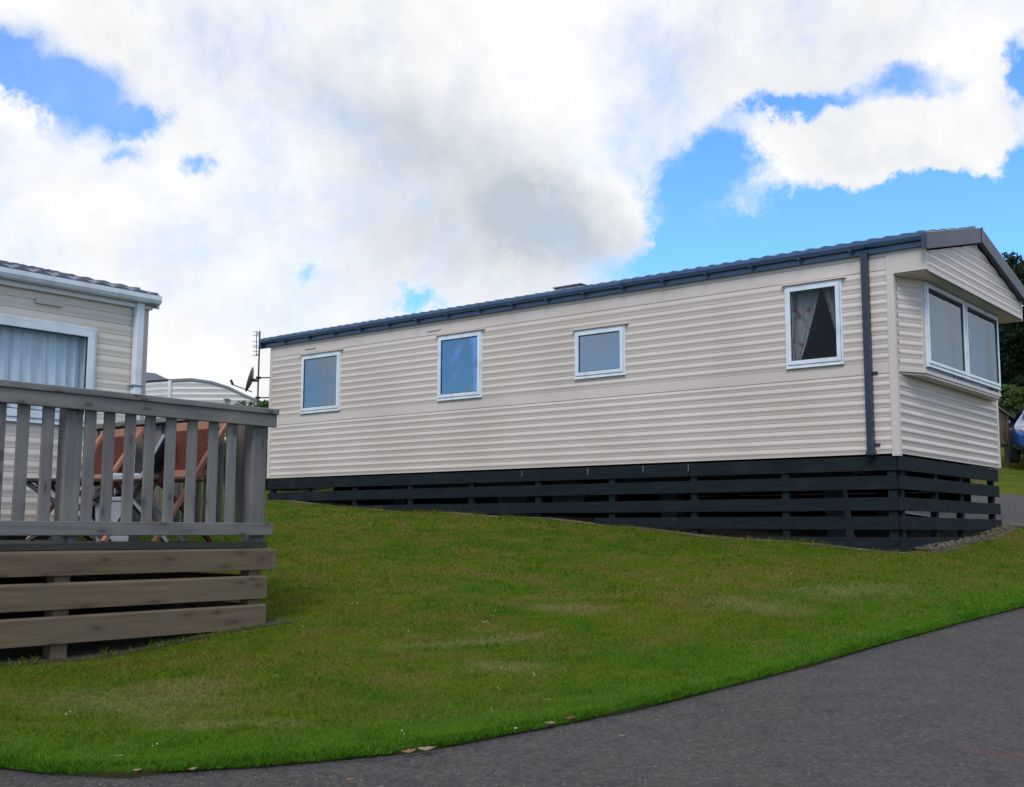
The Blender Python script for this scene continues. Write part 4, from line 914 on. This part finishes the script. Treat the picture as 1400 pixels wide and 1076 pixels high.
# ------------------------------------------------------------------ foliage
def leafy(center, rad, nclump, nleaf, leaf, crad, flat=1.0, box=None):
    c = np.array(center, float); L_ = []
    if box is None:
        v = rng.normal(size=(nclump, 3)); v /= np.linalg.norm(v, axis=1)[:, None]; cc = c+v*np.array(rad)*(rng.random(nclump)**.35)[:, None]
    else:
        cc = box(nclump)
    cr = crad*rng.uniform(.6, 1.4, nclump)
    for i in range(nclump):
        m_ = int(nleaf*rng.uniform(.6, 1.4)); q = rng.normal(size=(m_, 3)); q /= np.linalg.norm(q, axis=1)[:, None]; L_.append(cc[i]+q*cr[i]*(rng.random(m_)**.5)[:, None]*np.array([1, 1, .7]))
    P = np.concatenate(L_); n_ = len(P); a = rng.normal(size=(n_, 3)); a /= np.linalg.norm(a, axis=1)[:, None]; b = np.cross(a, rng.normal(size=(n_, 3))); b /= np.linalg.norm(b, axis=1)[:, None]
    s_ = leaf*rng.uniform(.5, 1.3, n_)[:, None]; V = np.stack([P-a*s_, P+b*s_*.45, P+a*s_, P-b*s_*.45], 1); return V, cc
def leaf_mat(name, c1, c2):
    def fn(t, b, o):
        p = pos(t); c = t.mix(t.rng(t.noise(p, 2.2, 5, .7), .35, .65), C4(c1), C4(c2)); t.put(b.inputs['Base Color'], c)
        tl = t.node('ShaderNodeBsdfTranslucent', ins={0: c}); t.put(o.inputs[0], t.node('ShaderNodeMixShader', ins={0: .3, 1: b, 2: tl}))
    return mat(name, c1, .6, .25, fn=fn)
M['leaf_dark'] = leaf_mat('leaf_dark', (.012, .026, .012), (.026, .05, .018)); M['leaf_hedge'] = leaf_mat('leaf_hedge', (.05, .10, .02), (.09, .14, .03))
M['bark'] = mat('bark', (.08, .06, .045), .9, fn=lambda t, b, o: t.put(b.inputs['Base Color'], t.mix(t.noise(scaled(t, pos(t), (9, 9, 2)), 1, 5), (.05, .04, .03, 1), (.12, .09, .07, 1))))
def tree(px, depth, hgt, rad, lab, mm, seed):
    p = at(px, 600, depth); z0 = h1(p[0], p[1]); t0 = empty('broadleaf_tree', (p[0], p[1], z0), lab, 'tree', 'trees beyond the hedge')
    cz_ = z0+hgt*.58; tr = MB(); pts = [(p[0], p[1], z0-.2), (p[0]+.1, p[1], z0+hgt*.3), (p[0]-.1, p[1]+.1, z0+hgt*.6), (p[0], p[1], z0+hgt*.85)]; tr.tube(pts, [.32, .24, .15, .05], 10)
    V, cc = leafy((p[0], p[1], cz_), (rad, rad, hgt*.42), 190, 330, .10, rad*.20)
    for i in range(14):
        q = cc[i*9]; zz_ = z0+hgt*(.25+.03*i); tr.tube([(p[0], p[1], zz_), ((p[0]+q[0])/2, (p[1]+q[1])/2, (zz_+q[2])/2+.2), tuple(q)], [.09, .06, .02], 6)
    tr.build('trunk', 'bark', t0, smooth=True)
    off = np.array([p[0], p[1], z0]); o = tri_mesh('crown', V-off, mm, 4); o.parent = t0
tree(1445, 44, 8.3, 3.0, 'dark leafy tree rising right of the beige caravan roof, nearest the frame edge', 'leaf_dark', 1)
tree(1385, 50, 6.6, 2.2, 'lower dark tree directly behind the end of the beige caravan', 'leaf_dark', 2)
tree(1540, 52, 9.0, 3.6, 'tall dark tree outside the right edge beyond the hedge', 'leaf_dark', 3)
def hedge(pa, pb, da, db, ztop, hgt, lab, name='hedge', ncl=520):
    A_ = at(pa, 600, da); B_ = at(pb, 600, db); ln_ = np.linalg.norm((B_-A_)[:2])
    def bx(n_):
        s = rng.random(n_); q = A_+(B_-A_)*s[:, None]; nn = np.array([-(B_-A_)[1], (B_-A_)[0], 0])/ln_
        q = q+nn*(rng.random(n_)-.5)[:, None]*.9; q[:, 2] = ztop-.12-(hgt-.1)*rng.random(n_)**1.3; return q
    V, _ = leafy((0, 0, 0), (1, 1, 1), ncl, 170, .055, .17, box=bx); c = (A_+B_)/2; off = np.array([c[0], c[1], ztop-hgt])
    h = empty(name, off, lab, 'hedge'); o = tri_mesh('foliage', V-off, 'leaf_hedge', 4); o.parent = h
    b = MB(); d = (B_-A_)[:2]/ln_; n2 = np.array([-d[1], d[0]])*.36
    b.prism([(A_[0]-n2[0], A_[1]-n2[1], ztop-hgt-.4), (A_[0]+n2[0], A_[1]+n2[1], ztop-hgt-.4), (A_[0]+n2[0]*.8, A_[1]+n2[1]*.8, ztop-.22), (A_[0]-n2[0]*.8, A_[1]-n2[1]*.8, ztop-.22)], (float(B_[0]-A_[0]), float(B_[1]-A_[1]), 0)); b.build('stems', 'leaf_dark', h)
zt_ = float(at(1385, 527, 33)[2]); hedge(1325, 1470, 33, 33, zt_, 2.0, 'clipped green hedge below the dark trees right of the beige caravan')
zt_ = float(at(345, 551, 21.5)[2]); hedge(315, 440, 21.5, 21.5, zt_, 1.6, 'green hedge top between the aerial pole and the rounded caravan', ncl=260)

# ------------------------------------------------------------------ garden fence and blue car on the right
fa, fb = at(1335, 600, 22), at(1387, 600, 27.5); fz = float(at(1366, 559, 25)[2]); fg = h1(fa[0], fa[1])
fn = empty('timber_fence', (fa[0], fa[1], fg), 'brown boarded timber fence below the hedge, between beige caravan and blue car', 'fence')
fd = Vector(fb-fa); fd.z = 0; fl_ = fd.length; fd.normalize(); F0 = Vector((fa[0], fa[1], 0)); zs_ = lambda s: fz-.02+.02*s
b = MB(); s = 0
while s < fl_: b.bar(F0+fd*(s+.05)+Vector((0, 0, fz-.72)), F0+fd*(s+.05)+Vector((0, 0, fz-.03)), .098, .02, (fd.y, -fd.x, 0)); s += .102
b.build('boards', 'brown_wood_z', fn)
MB().bar(F0+Vector((0, 0, fz)), F0+fd*fl_+Vector((0, 0, fz)), .14, .05).build('cap_rail', 'brown_wood_x', fn, bevel=.005)
MB().bar(F0+Vector((0, 0, fz-.72))-Vector((fd.y, -fd.x, 0))*-.03, F0+fd*fl_+Vector((0, 0, fz-.72))-Vector((fd.y, -fd.x, 0))*-.03, .05, .12).build('bottom_rail', 'brown_wood_x', fn, bevel=.005)
s = 0
while s <= fl_+.01:
    q = F0+fd*s; zg = h1(q.x, q.y)-.1; MB().box(q.x-.05, q.x+.05, q.y-.05, q.y+.05, zg, fz-.026).build('post', 'brown_wood_z', fn); s += fl_/4
# car: loft in local coords (x forward, y left), then rotated
M['car_paint'] = mat('car_paint', (.012, .09, .36), .25, .6, .3, fn=lambda t, b, o: (t.put(b.inputs['Base Color'], t.mix(t.noise(pos(t), 3, 3), (.008, .05, .20, 1), (.014, .075, .26, 1))), t.put(b.inputs['Coat Weight'], .8)))
M['rubber'] = mat('rubber', (.02, .02, .022), .8); M['lamp_lens'] = mat('lamp_lens', (.6, .63, .66), .12, .6); M['car_glass'] = mat('car_glass', (.02, .03, .04), .08, .6); M['plate'] = mat('plate', (.7, .7, .66), .4)
def hatchback(loc, rot):
    c = empty('parked_car', (0, 0, 0), 'blue hatchback parked on the grass in front of the fence, cut by the frame', 'car')
    st = [(-2.0, .66, .36, .72, .74), (-1.93, .76, .26, .90, .95), (-1.6, .83, .22, .94, 1.36), (-1.0, .85, .20, .93, 1.46), (-.2, .86, .20, .92, 1.48), (.45, .86, .20, .91, 1.38), (1.05, .85, .20, .90, .96), (1.5, .82, .21, .82, .86), (1.85, .74, .23, .68, .72), (2.0, .58, .30, .56, .58)]
    rings = []
    for x, hw, zb_, zbelt, zr in st:
        cab = zr-zbelt > .12; rw = hw*.74 if cab else hw*.86
        half = [(0, zb_), (hw*.8, zb_), (hw*.97, zb_+.08), (hw, (zb_+zbelt)/2), (hw*.98, zbelt-.05), (hw*.93, zbelt), (rw*1.04 if cab else rw, zr-.06 if cab else zr-.015), (rw*.8, zr-.01), (0, zr)]
        rings.append([(x, y_, z_) for y_, z_ in half]+[(x, -y_, z_) for y_, z_ in half[-2:0:-1]])
    rings = [r_+[r_[0]] for r_ in rings]
    b = MB().grid(rings); nn_ = len(rings[0])
    b.add(rings[0][:-1], [tuple(range(nn_-1))]); b.add(rings[-1][:-1], [tuple(range(nn_-2, -1, -1))])
    bo_ = b.build('body', 'car_paint', c, smooth=True); sb = bo_.modifiers.new('s', 'SUBSURF'); sb.levels = 2; sb.render_levels = 2
    g = MB(); g.add([(1.02, -.60, 1.02), (1.02, .60, 1.02), (.52, .54, 1.395), (.52, -.54, 1.395)], [(0, 1, 2, 3)]); g.build('windscreen', 'car_glass', c)
    for s_ in (-1, 1):
        g = MB(); g.add([(.85, s_*.815, .97), (-1.45, s_*.80, .99), (-1.35, s_*.70, 1.33), (.42, s_*.70, 1.34)], [(0, 1, 2, 3) if s_ > 0 else (3, 2, 1, 0)]); g.build('side_window', 'car_glass', c)
        h = MB(); P = [[(1.72-.10*i+.02*j, s_*(.42+.09*i), .60+.045*j+.012*i) for i in range(5)] for j in range(4)]; h.grid([[(x+.12, y, z) for x, y, z in r_] for r_ in P])
        ho = h.build('headlight', 'lamp_lens', c, smooth=True); ho.modifiers.new('s', 'SOLIDIFY').thickness = .05
        m_ = MB().box(.62, .74, s_*.88, s_*1.02, .93, 1.03); m_.build('mirror', 'car_paint', c, bevel=.03)
        for x_ in (1.27, -1.28):
            wo = MB().tube([(x_, s_*.66, .31), (x_, s_*.86, .31)], .31, 24).build('wheel', 'rubber', c, bevel=.02)
            MB().tube([(x_, s_*.80, .31), (x_, s_*.868, .31)], .19, 16).build('rim', 'grey_metal', wo, bevel=.01)
    MB().box(1.93, 2.02, -.42, .42, .30, .43).build('grille', 'rubber', c, bevel=.02); MB().box(2.015, 2.03, -.26, .26, .44, .54).build('number_plate', 'plate', c)
    c.location = loc; c.rotation_euler = (0, 0, rot); return c
cp = at(1444, 600, 26.5); hd = -FH*.85-RH*.52
hatchback((cp[0], cp[1], h1(cp[0], cp[1])+.0), math.atan2(hd[1], hd[0]))
